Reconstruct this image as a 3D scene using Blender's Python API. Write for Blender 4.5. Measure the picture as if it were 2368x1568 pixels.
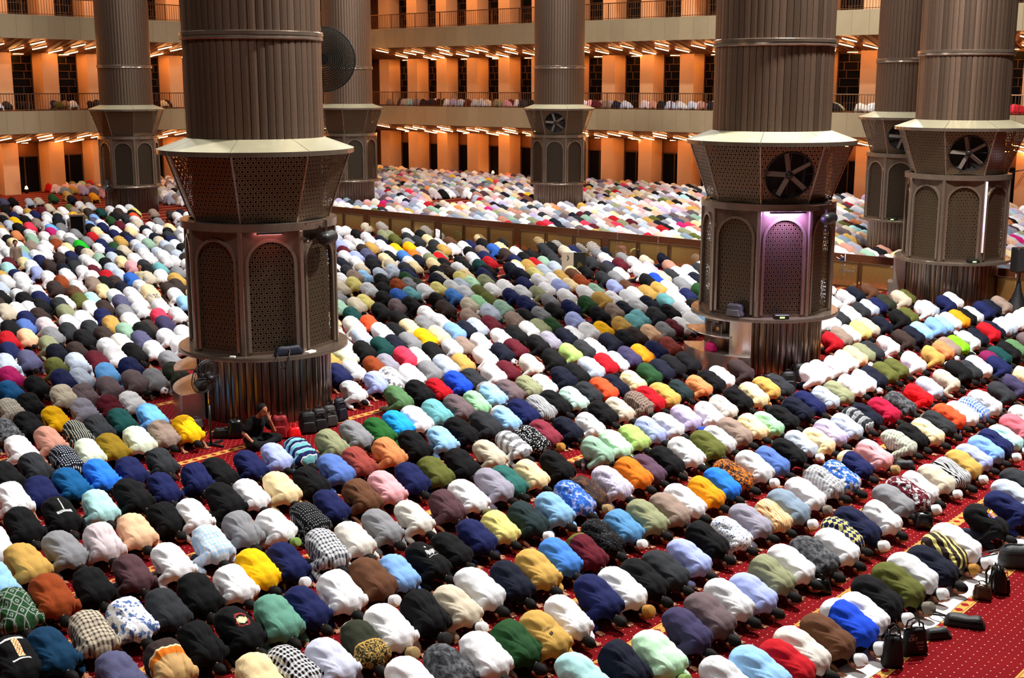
import bpy, bmesh, math, random
import numpy as np
from mathutils import Vector, Matrix, noise
from mathutils.bvhtree import BVHTree

random.seed(7)
for o in list(bpy.data.objects):
    bpy.data.objects.remove(o)
SC = bpy.context.scene
COL = SC.collection

# ------------------------------------------------------------------ camera
EYE = 6.5
PITCH = math.radians(11.4708)
FPX = 2894.9
cam_d = bpy.data.cameras.new('camera')
cam = bpy.data.objects.new('camera', cam_d)
COL.objects.link(cam)
cam_d.sensor_width = 36.0
cam_d.sensor_fit = 'HORIZONTAL'
cam_d.lens = FPX / 2368.0 * 36.0
cam_d.clip_end = 400
cam.location = (0, 0, EYE)
cam.rotation_euler = (math.pi / 2 - PITCH, 0, 0)
SC.camera = cam

# ------------------------------------------------------------------ exposure, world, lamps of the dome
SC.view_settings.view_transform = 'Standard'
SC.view_settings.look = 'None'
SC.view_settings.exposure = 0.12
SC.view_settings.gamma = 1.0
SC.view_settings.use_curve_mapping = False
world = bpy.data.worlds.new('hall_ambience')
SC.world = world
world.use_nodes = True
world.node_tree.nodes['Background'].inputs[0].default_value = (0.62, 0.42, 0.30, 1)
world.node_tree.nodes['Background'].inputs[1].default_value = 0.05

HC = Vector((-7.0013, 47.3338))            # centre of the column ring / hall
HA = math.radians(49.5)
RD = Vector((math.cos(HA), math.sin(HA)))   # along the prayer rows
FD = Vector((math.sin(HA), -math.cos(HA)))  # the way the people face
HALL = Matrix.Translation((HC.x, HC.y, 0)) @ Matrix.Rotation(HA - math.pi / 2, 4, 'Z')


def hw(u, s, z=0.0):
    p = HC + FD * u + RD * s
    return Vector((p.x, p.y, z))


DOME_LAMPS = [(9.0, 25.0, 12500), (-6.0, 12.0, 2000), (-12.0, 30.0, 2200), (15.0, 42.0, 3000), (-12.0, 50.0, 2300),
              (1.0, 64.0, 3400), (16.0, 62.0, 3000), (-22.0, 60.0, 1200)]
for i, (x, y, w) in enumerate(DOME_LAMPS):
    ld = bpy.data.lights.new('dome_floodlight', 'AREA')
    ld.shape = 'DISK'
    ld.size = 1.5
    ld.energy = w
    ld.color = (1.0, 0.97, 0.935)
    lo = bpy.data.objects.new('dome_floodlight', ld)
    COL.objects.link(lo)
    lo.location = (x, y, 22.0)


# ------------------------------------------------------------------ helpers
def lin(c):
    def f(v):
        v = v / 255.0
        return v / 12.92 if v <= 0.04045 else ((v + 0.055) / 1.055) ** 2.4
    return tuple(f(v) for v in c[:3])


def lin4(c):
    return lin(c) + (1.0,)


class NT:
    def __init__(self, name):
        self.m = bpy.data.materials.new(name)
        self.m.use_nodes = True
        self.t = self.m.node_tree
        self.n = self.t.nodes
        self.bsdf = self.n['Principled BSDF']

    def link(self, a, b):
        self.t.links.new(a, b)

    def set(self, sock, v):
        if hasattr(v, 'links') or isinstance(v, bpy.types.NodeSocket):
            self.link(v, sock)
        else:
            sock.default_value = v

    def math(self, op, a, b=None, c=None):
        x = self.n.new('ShaderNodeMath')
        x.operation = op
        self.set(x.inputs[0], a)
        if b is not None:
            self.set(x.inputs[1], b)
        if c is not None:
            self.set(x.inputs[2], c)
        return x.outputs[0]

    def mix(self, f, a, b):
        x = self.n.new('ShaderNodeMix')
        x.data_type = 'RGBA'
        self.set(x.inputs[0], f)
        self.set(x.inputs[6], a)
        self.set(x.inputs[7], b)
        return x.outputs[2]

    def mul(self, a, b):
        x = self.n.new('ShaderNodeMix')
        x.data_type = 'RGBA'
        x.blend_type = 'MULTIPLY'
        x.inputs[0].default_value = 1.0
        self.set(x.inputs[6], a)
        self.set(x.inputs[7], b)
        return x.outputs[2]

    def coord(self, which='Object'):
        x = self.n.new('ShaderNodeTexCoord')
        return x.outputs[which]

    def xyz(self, v):
        x = self.n.new('ShaderNodeSeparateXYZ')
        self.link(v, x.inputs[0])
        return x.outputs

    def noise(self, vec, scale, detail=3.0, rough=0.5):
        x = self.n.new('ShaderNodeTexNoise')
        if vec is not None:
            self.link(vec, x.inputs['Vector'])
        x.inputs['Scale'].default_value = scale
        x.inputs['Detail'].default_value = detail
        x.inputs['Roughness'].default_value = rough
        return x.outputs['Fac']

    def voronoi(self, vec, scale, out='Distance', feature='F1'):
        x = self.n.new('ShaderNodeTexVoronoi')
        x.feature = feature
        if vec is not None:
            self.link(vec, x.inputs['Vector'])
        x.inputs['Scale'].default_value = scale
        return x.outputs[out]

    def ramp(self, f, a, b):
        x = self.n.new('ShaderNodeMapRange')
        self.set(x.inputs[0], f)
        x.inputs[1].default_value = a
        x.inputs[2].default_value = b
        return x.outputs[0]

    def grey(self, f, lo, hi):
        x = self.n.new('ShaderNodeMapRange')
        self.set(x.inputs[0], f)
        x.inputs[3].default_value = lo
        x.inputs[4].default_value = hi
        c = self.n.new('ShaderNodeCombineXYZ')
        for k in range(3):
            self.link(x.outputs[0], c.inputs[k])
        return c.outputs[0]

    def bump(self, h, strength=0.3, dist=0.02):
        x = self.n.new('ShaderNodeBump')
        x.inputs['Strength'].default_value = strength
        x.inputs['Distance'].default_value = dist
        self.link(h, x.inputs['Height'])
        self.link(x.outputs[0], self.bsdf.inputs['Normal'])

    def pr(self, rough=0.8, metal=0.0, spec=None):
        self.bsdf.inputs['Roughness'].default_value = rough
        self.bsdf.inputs['Metallic'].default_value = metal
        if spec is not None:
            self.bsdf.inputs['Specular IOR Level'].default_value = spec

    def base(self, v):
        self.set(self.bsdf.inputs['Base Color'], v)


def plain(name, rgb, rough=0.7, metal=0.0, nscale=0, namt=0.12, spec=None):
    n = NT(name)
    n.pr(rough, metal, spec)
    if nscale:
        f = n.noise(n.coord(), nscale, 4)
        n.base(n.mul(lin4(rgb), n.grey(f, 1 - namt * 1.6, 1 + namt * 1.2)))
    else:
        n.base(lin4(rgb))
    return n.m


def emit(name, rgb, strength):
    n = NT(name)
    n.bsdf.inputs['Emission Color'].default_value = lin4(rgb)
    n.bsdf.inputs['Emission Strength'].default_value = strength
    n.base((0.8, 0.8, 0.8, 1))
    return n.m


M = {}
M['red_carpet'] = None


def mesh_from(verts, faces, name='m', smooth=False, uvs=None):
    me = bpy.data.meshes.new(name)
    me.from_pydata([tuple(v) for v in verts], [], faces)
    if smooth:
        me.shade_smooth()
    if uvs is not None:
        l = me.uv_layers.new(name='UVMap')
        k = 0
        for f in faces:
            for vi in f:
                l.data[k].uv = uvs[vi]
                k += 1
    me.update()
    return me


class MB:
    """collects simple solids into one mesh"""
    def __init__(self):
        self.v = []
        self.f = []

    def add(self, vs, fs):
        o = len(self.v)
        self.v += [Vector(v) for v in vs]
        self.f += [tuple(i + o for i in f) for f in fs]
        return self

    def box(self, x0, x1, y0, y1, z0, z1, mat=None):
        vs = [Vector(p) for p in ((x0, y0, z0), (x1, y0, z0), (x1, y1, z0), (x0, y1, z0), (x0, y0, z1), (x1, y0, z1), (x1, y1, z1), (x0, y1, z1))]
        if mat is not None:
            vs = [mat @ v for v in vs]
        return self.add(vs, [(0, 3, 2, 1), (4, 5, 6, 7), (0, 1, 5, 4), (1, 2, 6, 5), (2, 3, 7, 6), (3, 0, 4, 7)])

    def tube(self, pts, r, n=8, cap=True):
        pts = [Vector(p) for p in pts]
        rs = r if isinstance(r, (list, tuple)) else [r] * len(pts)
        vs, fs = [], []
        up0 = None
        for i, p in enumerate(pts):
            a = pts[max(i - 1, 0)]
            b = pts[min(i + 1, len(pts) - 1)]
            d = (b - a).normalized()
            ref = Vector((0, 0, 1)) if abs(d.z) < 0.95 else Vector((1, 0, 0))
            e1 = d.cross(ref).normalized()
            if up0 is not None:
                e1 = (up0 - d * up0.dot(d)).normalized()
            up0 = e1
            e2 = d.cross(e1)
            for k in range(n):
                t = 2 * math.pi * k / n
                vs.append(p + (e1 * math.cos(t) + e2 * math.sin(t)) * rs[i])
        for i in range(len(pts) - 1):
            for k in range(n):
                k2 = (k + 1) % n
                fs.append((i * n + k, i * n + k2, (i + 1) * n + k2, (i + 1) * n + k))
        if cap:
            fs.append(tuple(range(n - 1, -1, -1)))
            fs.append(tuple((len(pts) - 1) * n + k for k in range(n)))
        return self.add(vs, fs)

    def lathe(self, prof, n=48, a0=0.0, a1=2 * math.pi, c=(0, 0), close=False):
        full = abs(a1 - a0 - 2 * math.pi) < 1e-6
        cnt = n if full else n + 1
        vs, fs = [], []
        m = len(prof)
        for k in range(cnt):
            t = a0 + (a1 - a0) * k / n
            for (r, z) in prof:
                vs.append((c[0] + r * math.cos(t), c[1] + r * math.sin(t), z))
        lim = m if close else m - 1
        for k in range(n):
            k2 = (k + 1) % cnt
            for j in range(lim):
                j2 = (j + 1) % m
                fs.append((k * m + j, k2 * m + j, k2 * m + j2, k * m + j2))
        if close and not full:
            fs.append(tuple(range(m - 1, -1, -1)))
            fs.append(tuple((cnt - 1) * m + j for j in range(m)))
        return self.add(vs, fs)

    def mesh(self, name, mat=None, smooth=False):
        me = mesh_from(self.v, self.f, name, smooth)
        if mat:
            me.materials.append(mat)
        return me

    def obj(self, name, mat=None, parent=None, smooth=False, loc=None, M4=None):
        return link(name, self.mesh(name, mat, smooth), parent, loc, M4)


def link(name, me, parent=None, loc=None, M4=None):
    o = bpy.data.objects.new(name, me)
    COL.objects.link(o)
    if parent is not None:
        o.parent = parent
    if M4 is not None:
        o.matrix_local = M4
    if loc is not None:
        o.location = loc
    return o


def empty(name, loc=(0, 0, 0), rz=0.0, M4=None):
    o = bpy.data.objects.new(name, None)
    COL.objects.link(o)
    o.empty_display_size = 0.2
    if M4 is not None:
        o.matrix_world = M4
    else:
        o.location = loc
        o.rotation_euler = (0, 0, rz)
    return o


def tag(o, label=None, cat=None, group=None, kind=None):
    if label:
        o['label'] = label
    if cat:
        o['category'] = cat
    if group:
        o['group'] = group
    if kind:
        o['kind'] = kind
    return o


def bevel_mesh(me, w=0.01, seg=1):
    bm = bmesh.new()
    bm.from_mesh(me)
    bmesh.ops.bevel(bm, geom=bm.edges[:], offset=w, segments=seg, affect='EDGES')
    bm.to_mesh(me)
    bm.free()
    return me


# ------------------------------------------------------------------ materials
def make_carpet():
    n = NT('red_carpet')
    n.pr(0.95, 0, 0.1)
    x, y, z = n.xyz(n.coord('Object'))
    base = n.mix(n.noise(n.coord(), 2.2, 5), lin4((98, 3, 9)), lin4((116, 5, 13)))
    # small pale dots on a grid
    fx = n.math('SUBTRACT', n.math('FRACT', n.math('DIVIDE', x, 0.1)), 0.5)
    fy = n.math('SUBTRACT', n.math('FRACT', n.math('DIVIDE', n.math('ADD', y, n.math('MULTIPLY', x, -0.23)), 0.117)), 0.5)
    d = n.math('ADD', n.math('POWER', n.math('MULTIPLY', fx, 0.1), 2.0), n.math('POWER', n.math('MULTIPLY', fy, 0.117), 2.0))
    d = n.math('LESS_THAN', d, 0.0075 ** 2)
    base = n.mix(n.math('MULTIPLY', d, 0.85), base, lin4((235, 190, 165)))
    # gold woven border line behind every row
    w = n.math('ABSOLUTE', n.math('SUBTRACT', n.math('MULTIPLY', n.math('FRACT', n.math('DIVIDE', n.math('ADD', x, 1.17 + 0.638), 1.276)), 1.276), 0.638))
    band = n.math('LESS_THAN', w, 0.088)
    inner = n.math('LESS_THAN', w, 0.05)
    rim = n.math('MULTIPLY', n.math('GREATER_THAN', w, 0.058), n.math('LESS_THAN', w, 0.066))
    fy = n.math('ABSOLUTE', n.math('SUBTRACT', n.math('FRACT', n.math('DIVIDE', y, 0.2)), 0.5))
    dia = n.math('LESS_THAN', n.math('ADD', n.math('MULTIPLY', fy, 0.2), n.math('ABSOLUTE', n.math('SUBTRACT', w, 0.012))), 0.05)
    star = n.math('MULTIPLY', inner, dia)
    ring = n.math('MULTIPLY', inner, n.math('LESS_THAN', n.math('ABSOLUTE', n.math('SUBTRACT', n.math('ADD', n.math('MULTIPLY', fy, 0.2), w), 0.062)), 0.007))
    gold = n.mix(star, lin4((196, 146, 74)), lin4((140, 18, 24)))
    gold = n.mix(n.math('MAXIMUM', ring, rim), gold, lin4((120, 60, 34)))
    n.base(n.mix(band, base, gold))
    n.bump(n.noise(n.coord(), 160, 2), 0.25, 0.004)
    return n.m


def make_metal(name, rgb, rough, metal=0.9, streak=0.25):
    n = NT(name)
    n.pr(rough, metal)
    x, y, z = n.xyz(n.coord('Object'))
    v = n.n.new('ShaderNodeCombineXYZ')
    n.link(n.math('MULTIPLY', x, 5.0), v.inputs[0])
    n.link(n.math('MULTIPLY', y, 5.0), v.inputs[1])
    n.link(n.math('MULTIPLY', z, 0.7), v.inputs[2])
    f = n.noise(v.outputs[0], 1.0, 4)
    n.base(n.mul(lin4(rgb), n.grey(f, 1 - streak, 1 + streak)))
    n.set(n.bsdf.inputs['Roughness'], n.math('ADD', n.math('MULTIPLY', f, 0.16), rough - 0.08))
    return n.m


def make_strip_metal(name, rgb, rough, metal):
    """brushed cladding: each strip takes a slightly different tone"""
    n = NT(name)
    n.pr(rough, metal)
    inf = n.n.new('ShaderNodeObjectInfo')
    n.base(n.mul(n.mix(inf.outputs['Random'], lin4(tuple(c * 0.84 for c in rgb)), lin4(tuple(min(255, c * 1.12) for c in rgb))), n.grey(n.noise(n.coord(), 9, 5), 0.82, 1.12)))
    return n.m


def make_lattice(name, rgb, sc):
    """pierced metal screen: rings on a hexagonal grid with openings cut through"""
    n = NT(name)
    n.pr(0.38, 0.75)
    u = n.n.new('ShaderNodeUVMap')
    x, y, z = n.xyz(u.outputs[0])
    x = n.math('DIVIDE', x, sc)
    y = n.math('DIVIDE', y, sc)
    R3 = 1.7320508

    def cell(ox, oy, px, py):
        fx = n.math('SUBTRACT', n.math('FRACT', n.math('ADD', n.math('DIVIDE', x, px), ox)), 0.5)
        fy = n.math('SUBTRACT', n.math('FRACT', n.math('ADD', n.math('DIVIDE', y, py), oy)), 0.5)
        return n.math('SQRT', n.math('ADD', n.math('POWER', n.math('MULTIPLY', fx, px), 2.0), n.math('POWER', n.math('MULTIPLY', fy, py), 2.0)))
    d = n.math('MINIMUM', cell(0, 0, 1.0, R3), cell(0.5, 0.5, 1.0, R3))
    hole = n.math('LESS_THAN', d, 0.23)
    # small openings half way between the rings
    e = n.math('MINIMUM', n.math('MINIMUM', cell(0.5, 0, 1.0, R3), cell(0.0, 0.5, 1.0, R3)),
               n.math('MINIMUM', cell(0.25, 0.25, 0.5, R3), cell(0.25, 0.75, 0.5, R3)))
    hole2 = n.math('LESS_THAN', e, 0.105)
    h = n.math('MAXIMUM', hole, hole2)
    ring = n.math('LESS_THAN', n.math('ABSOLUTE', n.math('SUBTRACT', d, 0.3)), 0.06)
    n.base(n.mix(ring, lin4(tuple(c * 0.72 for c in rgb)), lin4(rgb)))
    tr = n.n.new('ShaderNodeBsdfTransparent')
    mx = n.n.new('ShaderNodeMixShader')
    n.link(h, mx.inputs[0])
    n.link(n.bsdf.outputs[0], mx.inputs[1])
    n.link(tr.outputs[0], mx.inputs[2])
    n.link(mx.outputs[0], n.n['Material Output'].inputs['Surface'])
    return n.m


def make_stone(name, rgb, amt=0.1, rough=0.55):
    n = NT(name)
    n.pr(rough)
    inf = n.n.new('ShaderNodeObjectInfo')
    c = n.coord('Object')
    f = n.noise(c, 1.3, 6, 0.6)
    g = n.noise(c, 40, 4, 0.7)
    col = n.mul(lin4(rgb), n.grey(f, 1 - amt, 1 + amt))
    col = n.mul(col, n.grey(g, 0.86, 1.12))
    col = n.mul(col, n.grey(inf.outputs['Random'], 0.93, 1.06))
    n.base(col)
    return n.m


M['carpet'] = make_carpet()
M['shaft'] = make_strip_metal('brown_grey_cladding', (122, 101, 85), 0.40, 0.72)
M['base_strip'] = make_strip_metal('polished_base_cladding', (118, 104, 94), 0.24, 0.95)
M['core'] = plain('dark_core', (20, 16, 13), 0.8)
M['steel'] = make_metal('brushed_steel', (146, 130, 115), 0.24, 0.75)
M['steel_dark'] = make_metal('bronzed_steel', (112, 95, 82), 0.28, 0.65)
M['hood'] = make_metal('pale_hood_metal', (164, 158, 130), 0.45, 0.3, 0.1)
M['lattice'] = make_lattice('pierced_bronze_screen', (128, 108, 84), 0.1)
M['lattice_far'] = make_lattice('pierced_bronze_screen_fine', (96, 84, 68), 0.1)
M['stone_pier'] = make_stone('tan_marble', (214, 170, 126), 0.12)
M['stone_fascia'] = make_stone('grey_tan_marble', (164, 148, 116), 0.12)
M['soffit'] = plain('brown_timber_soffit', (104, 62, 34), 0.6, 0, 6, 0.2)
M['back_wall'] = make_stone('brown_back_wall', (110, 66, 38), 0.15)
M['dark_glass'] = plain('dark_window_glass', (5, 4, 4), 0.6, 0, 0, 0, 0.1)
M['rail'] = plain('bronze_rail_metal', (120, 84, 54), 0.4, 0.7)
M['muntin'] = plain('bronze_muntin', (92, 62, 38), 0.5, 0.5)
M['tube'] = emit('warm_tube', (255, 172, 100), 74.0)
M['bay_glow'] = emit('amber_bay_glow', (255, 168, 76), 90.0)
M['black_plastic'] = plain('black_plastic', (16, 16, 17), 0.45)
M['chrome'] = plain('chrome', (190, 190, 190), 0.18, 1.0)
M['wood_board'] = plain('brown_wood_board', (86, 46, 24), 0.4, 0, 5, 0.2)
M['white_paper'] = plain('white_paper', (238, 238, 240), 0.8)
M['slab'] = plain('concrete_slab', (120, 104, 84), 0.8)

# ------------------------------------------------------------------ setting: floor
b = MB()
b.box(-40, 40, -62, 40, -0.3, 0.0)
floor = b.obj('floor', M['carpet'], M4=HALL)
tag(floor, 'red dotted prayer carpet with gold border lines along the rows', None, None, 'structure')

# ------------------------------------------------------------------ setting: two galleried walls meeting in the far corner
# side A: plane s = 33 (running along u), side B: plane u = -33 (running along s)
LEVELS = [(3.72, 5.02, 3.1), (9.12, 10.45, 8.4), (14.5, 15.8, 13.8)]     # fascia bottom, fascia top, soffit height at the pillars
TUBES6 = [(-30.74, 32.75), (-27.48, 33.05), (-26.11, 33.37), (-28.95, 33.77), (-30.05, 34.05), (-26.79, 34.40), (-25.53, 34.77), (-28.18, 35.07), (-29.39, 35.41)]


def wall_frame(side):
    """local frame: x along the wall from the corner, y outward from the hall, z up"""
    if side == 'right':
        X, Y = FD, RD
        o = hw(-33, 33)
    else:
        X, Y = -RD, -FD
        o = hw(-33, 33)
    m = Matrix(((X.x, Y.x, 0, o.x), (X.y, Y.y, 0, o.y), (0, 0, 1, 0), (0, 0, 0, 1)))
    return m


pil_me = bevel_mesh(MB().box(0, 1.03, 0, 1.2, 0, 1).mesh('pillar', M['stone_pier']), 0.006)
panel_me = None
tube_me = MB().tube([(-0.46, 0, 0), (0.46, 0, 0)], 0.02, 8).mesh('tube', M['tube'])
cap_me = MB().box(-0.44, 0.44, -0.04, 0.04, 0.028, 0.06).mesh('housing', M['soffit'])
bay_me = MB().box(-0.3, 0.3, -0.05, 0.05, -0.05, -0.03).mesh('glowing_plate', M['bay_glow'])
bay_dim_me = MB().box(-0.18, 0.18, -0.04, 0.04, -0.05, -0.03).mesh('glowing_plate', M['bay_glow'])
bay_case_me = MB().box(-0.34, 0.34, -0.08, 0.08, -0.03, 0.03).mesh('casing', M['soffit'])
bal_me = MB().box(-0.011, 0.011, -0.011, 0.011, 0.0, 0.95).mesh('baluster', M['rail'])


def honeycomb(w, h, cell, t, d):
    """flat frame of irregular hexagon-like bars filling w x h"""
    m = MB()
    rows = max(2, int(h / cell))
    ch = h / rows
    rnd = random.Random(3)
    xs = []
    for r in range(rows + 1):
        z = r * ch
        m.box(0, w, -d, d, z - t, z + t)
        if r < rows:
            off = 0.28 if r % 2 else 0.62
            for f in ((off,) if w < 1.2 else (off * 0.5, off * 0.5 + 0.5)):
                x = w * (f + rnd.uniform(-0.06, 0.06))
                m.box(x - t, x + t, -d, d, z, z + ch)
    m.box(0, 2 * t, -d, d, 0, h)
    m.box(w - 2 * t, w, -d, d, 0, h)
    return m


def build_wall(side, L, ph):
    F = wall_frame(side)
    word = 'right' if side == 'right' else 'left'
    # mirrored frames flip the faces, harmless for solid boxes
    floors = [0.0] + [lv[1] for lv in LEVELS]
    back = MB()
    wall = MB().box(-5.4, L, 4.3, 4.6, 0, 16).obj('wall_' + word, M['back_wall'], M4=F)
    tag(wall, 'brown rear wall of the galleries beyond the %s-hand pillars' % word, None, None, 'structure')
    wi = 0
    for li, (zb, zt, zs) in enumerate(LEVELS):
        # slab and sloping soffit
        sl = MB()
        sl.add([(-5.4, 0.16, zb), (L, 0.16, zb), (L, 3.0, zs), (-5.4, 3.0, zs), (-5.4, 5.3, zs), (L, 5.3, zs), (-5.4, 0.16, zt - 0.03), (L, 0.16, zt - 0.03), (L, 5.3, zt - 0.03), (-5.4, 5.3, zt - 0.03)],
               [(0, 1, 2, 3), (3, 2, 5, 4), (6, 9, 8, 7), (0, 6, 7, 1), (4, 5, 8, 9)])
        slab = sl.obj('ceiling', M['soffit'], M4=F)
        tag(slab, 'sloping brown timber soffit under the %s gallery on the %s-hand wall' % (('first', 'second', 'third')[li], word), None, None, 'structure')
        # soffit boards: recessed joints every 0.6 m as thin battens
        bt = MB()
        k = 0
        x = -3.0
        while x < L:
            bt.add([(x, 0.18, zb - 0.02), (x + 0.04, 0.18, zb - 0.02), (x + 0.04, 2.98, zs - 0.02), (x, 2.98, zs - 0.02), (x, 0.18, zb + 0.02), (x + 0.04, 0.18, zb + 0.02), (x + 0.04, 2.98, zs + 0.02), (x, 2.98, zs + 0.02)],
                   [(0, 1, 2, 3), (0, 4, 5, 1), (1, 5, 6, 2), (2, 6, 7, 3), (3, 7, 4, 0)])
            x += 0.5
        bo = bt.obj('batten', M['soffit'], slab)
        bo['kind'] = 'stuff'
        # fascia: stone panels one by one
        tr = empty('trim_%d' % (li + 1 + (3 if side != 'right' else 0)), M4=F)
        tag(tr, 'pale stone panel parapet of the %s gallery on the %s-hand wall' % (('first', 'second', 'third')[li], word), None, None, 'structure')
        pw = 1.0
        pm = bevel_mesh(MB().box(0.004, pw - 0.004, 0, 0.18, 0, zt - zb).mesh('stone_panel', M['stone_fascia']), 0.004)
        if li < 2:
            for k in range(int(L / pw)):
                link('stone_panel', pm, tr, loc=(k * pw, 0, zb))
        else:
            MB().box(0, L, 0, 0.18, zb, zt).obj('stone_panel', M['stone_fascia'], tr)
        # lamps
        if li == 2:
            # the topmost gallery's lamps lie above the picture: one warm light along its soffit
            ld = bpy.data.lights.new('upper_gallery_lamps', 'AREA')
            ld.shape = 'RECTANGLE'
            ld.size = L
            ld.size_y = 1.2
            ld.energy = 30.0 * L
            ld.color = lin((255, 172, 100))
            lo = bpy.data.objects.new('upper_gallery_lamps', ld)
            COL.objects.link(lo)
            pos = F @ Vector((L / 2, 1.6, zs + 0.1))
            lo.location = pos
            ax = F.to_3x3() @ Vector((1, 0, 0))
            lo.rotation_euler = (0, 0, math.atan2(ax.y, ax.x))
        else:
            nper = int((L + 6) / 6.1) + 1
            for k in range(nper):
                for (tu, ts) in TUBES6:
                    x = tu + 33.0 + 6.1 * (k - 1) + 0.2
                    q = ts - 33.0 + 0.3
                    if x < 0.4 + q * 0.5 or x > L - 0.5 or q < 0.35:
                        continue
                    z = zb - (zb - zs) * q / 3.0 - 0.06
                    t = empty('ceiling_light', M4=F @ Matrix.Translation((x, q, z)) @ Matrix.Rotation(math.radians(57 if side == 'right' else 57), 4, 'Z') @ Matrix.Rotation(math.radians(11), 4, 'Y'))
                    link('glowing_tube', tube_me, t)
                    link('housing', cap_me, t)
                    tag(t, 'warm glowing tube lamp on the %s gallery soffit of the %s-hand wall' % (('first', 'second', 'third')[li], word), 'ceiling light',
                        'tube lamps of the %s %s soffit' % (('first', 'second', 'third')[li], word))
        # railing
        if li < 2:
            ra = empty('railing', M4=F)
            tag(ra, 'bronze baluster railing above the %s gallery parapet on the %s-hand wall' % (('first', 'second', 'third')[li], word), 'railing', 'gallery railings')
            MB().tube([(0.1, 0.12, zt + 0.98), (L, 0.12, zt + 0.98)], 0.03, 6).obj('handrail', M['rail'], ra)
            MB().box(0.1, L, 0.1, 0.14, zt + 0.06, zt + 0.09).obj('bottom_rail', M['rail'], ra)
            nb = int(L / 0.17)
            for k in range(min(nb, 295)):
                link('baluster', bal_me, ra, loc=(0.15 + k * 0.17, 0.12, zt))
            pm2 = MB().box(-0.025, 0.025, -0.025, 0.025, 0, 0.98).mesh('post', M['rail'])
            for k in range(int(L / 2.4)):
                link('post', pm2, ra, loc=(0.15 + k * 2.4, 0.12, zt))
    # pillars and what stands between them, storey by storey
    for li in range(3):
        z0 = floors[li]
        z1 = LEVELS[li][2]
        k = 0
        x = ph
        while x < L:
            if x > -4:
                o = link('pillar', pil_me, None, M4=F @ Matrix.Translation((x, 3.0, z0)) @ Matrix.Diagonal((1, 1, z1 - z0 + 0.02, 1)))
                tag(o, 'tan marble pillar on the %s storey of the %s-hand gallery wall' % (('ground', 'middle', 'upper')[li], word), None, 'gallery pillars of the %s %s storey' % (('ground', 'middle', 'upper')[li], word), 'structure')
                # window or doorway in the bay that follows
                wi += 1
                hgt = (z1 - z0) * (0.72 if li == 0 else 0.96)
                ww = 1.96
                wx = x + 1.03 + (1.97 - ww) / 2
                nm = ('door_%d' if li == 0 else 'window_%d') % (wi + (100 if side != 'right' else 0))
                wo = MB().box(0, ww, -0.04, 0.0, 0, hgt).obj(nm, M['dark_glass'], M4=F @ Matrix.Translation((wx, 4.3, z0)))
                tag(wo, ('dark doorway' if li == 0 else 'dark screened window') + ' between pillars of the %s-hand gallery wall, %s storey' % (word, ('ground', 'middle', 'upper')[li]), None, None, 'structure')
                if x + 2.6 < L and li < 2:
                    dl = empty('bay_downlight', M4=F @ Matrix.Translation((x + 1.03 + 1.1, 3.75, z1 - 0.03)))
                    tag(dl, 'small amber downlight at the head of a pillar bay, %s storey, %s-hand wall' % (('ground', 'middle', 'upper')[li], word), 'ceiling light', 'amber downlights of the %s %s storey' % (('ground', 'middle', 'upper')[li], word))
                    link('glowing_plate', bay_me if li else bay_dim_me, dl)
                    link('casing', bay_case_me, dl)
                if li > 0:
                    hm = honeycomb(ww, hgt, 0.42, 0.02, 0.03)
                    ho = hm.obj('screen_bars', M['muntin'], wo, loc=(0, -0.06, 0))
                else:
                    fm = MB().box(0, 0.08, -0.05, 0.05, 0, hgt).box(ww - 0.08, ww, -0.05, 0.05, 0, hgt).box(0, ww, -0.05, 0.05, hgt - 0.08, hgt).box(ww / 2 - 0.03, ww / 2 + 0.03, -0.05, 0.05, 0, hgt)
                    fm.obj('door_frame', M['muntin'], wo, loc=(0, -0.08, 0))
            x += 3.0


build_wall('right', 50.0, -34.82 + 33.0 + 0.02)
build_wall('left', 42.0, 33.0 - 34.12 - 0.02 + 0.0)

# ------------------------------------------------------------------ the great columns
def fill_with_holes(outer, inners, mat, name, parent, uvo=(0, 0), back=0.03, M4=None, smooth=False):
    """flat plate in the x-z plane (y = 0 front, +y back) with openings cut out, given thickness"""
    bm = bmesh.new()
    edges = []
    for loop in [outer] + inners:
        vs = [bm.verts.new((p[0], 0.0, p[1])) for p in loop]
        for i in range(len(vs)):
            edges.append(bm.edges.new((vs[i], vs[(i + 1) % len(vs)])))
    bmesh.ops.triangle_fill(bm, edges=edges, use_beauty=True, use_dissolve=False)
    bmesh.ops.recalc_face_normals(bm, faces=bm.faces[:])
    if bm.faces and bm.faces[0].normal.y > 0:
        bmesh.ops.reverse_faces(bm, faces=bm.faces[:])
    if back > 0:
        r = bmesh.ops.extrude_face_region(bm, geom=bm.faces[:])
        for v in [g for g in r['geom'] if isinstance(g, bmesh.types.BMVert)]:
            v.co.y -= back
        bmesh.ops.recalc_face_normals(bm, faces=bm.faces[:])
    uv = bm.loops.layers.uv.new('UVMap')
    for f in bm.faces:
        for l in f.loops:
            l[uv].uv = (l.vert.co.x + uvo[0], l.vert.co.z + uvo[1])
    me = bpy.data.meshes.new(name)
    bm.to_mesh(me)
    bm.free()
    me.materials.append(mat)
    return me


def facet_frame(a, r, z):
    """frame of a facet whose centre lies in direction a at distance r: x to the right seen from outside, y inward, z up"""
    n = Vector((math.cos(a), math.sin(a), 0))
    x = Vector((-math.sin(a), math.cos(a), 0))
    return Matrix(((x.x, -n.x, 0, n.x * r), (x.y, -n.y, 0, n.y * r), (0, 0, 1, z), (0, 0, 0, 1)))


ZS = dict(top=16.0, band1=7.49, band0=7.335, shaft0=5.5, rim1=5.29, rim0=5.2, ring1=3.93, ring0=3.785, sill1=1.41, sill0=1.325)
R_OCT = 1.5
AP = R_OCT * math.cos(math.pi / 8)
FWID = 2 * R_OCT * math.sin(math.pi / 8)
NSTRIP = 54


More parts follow.
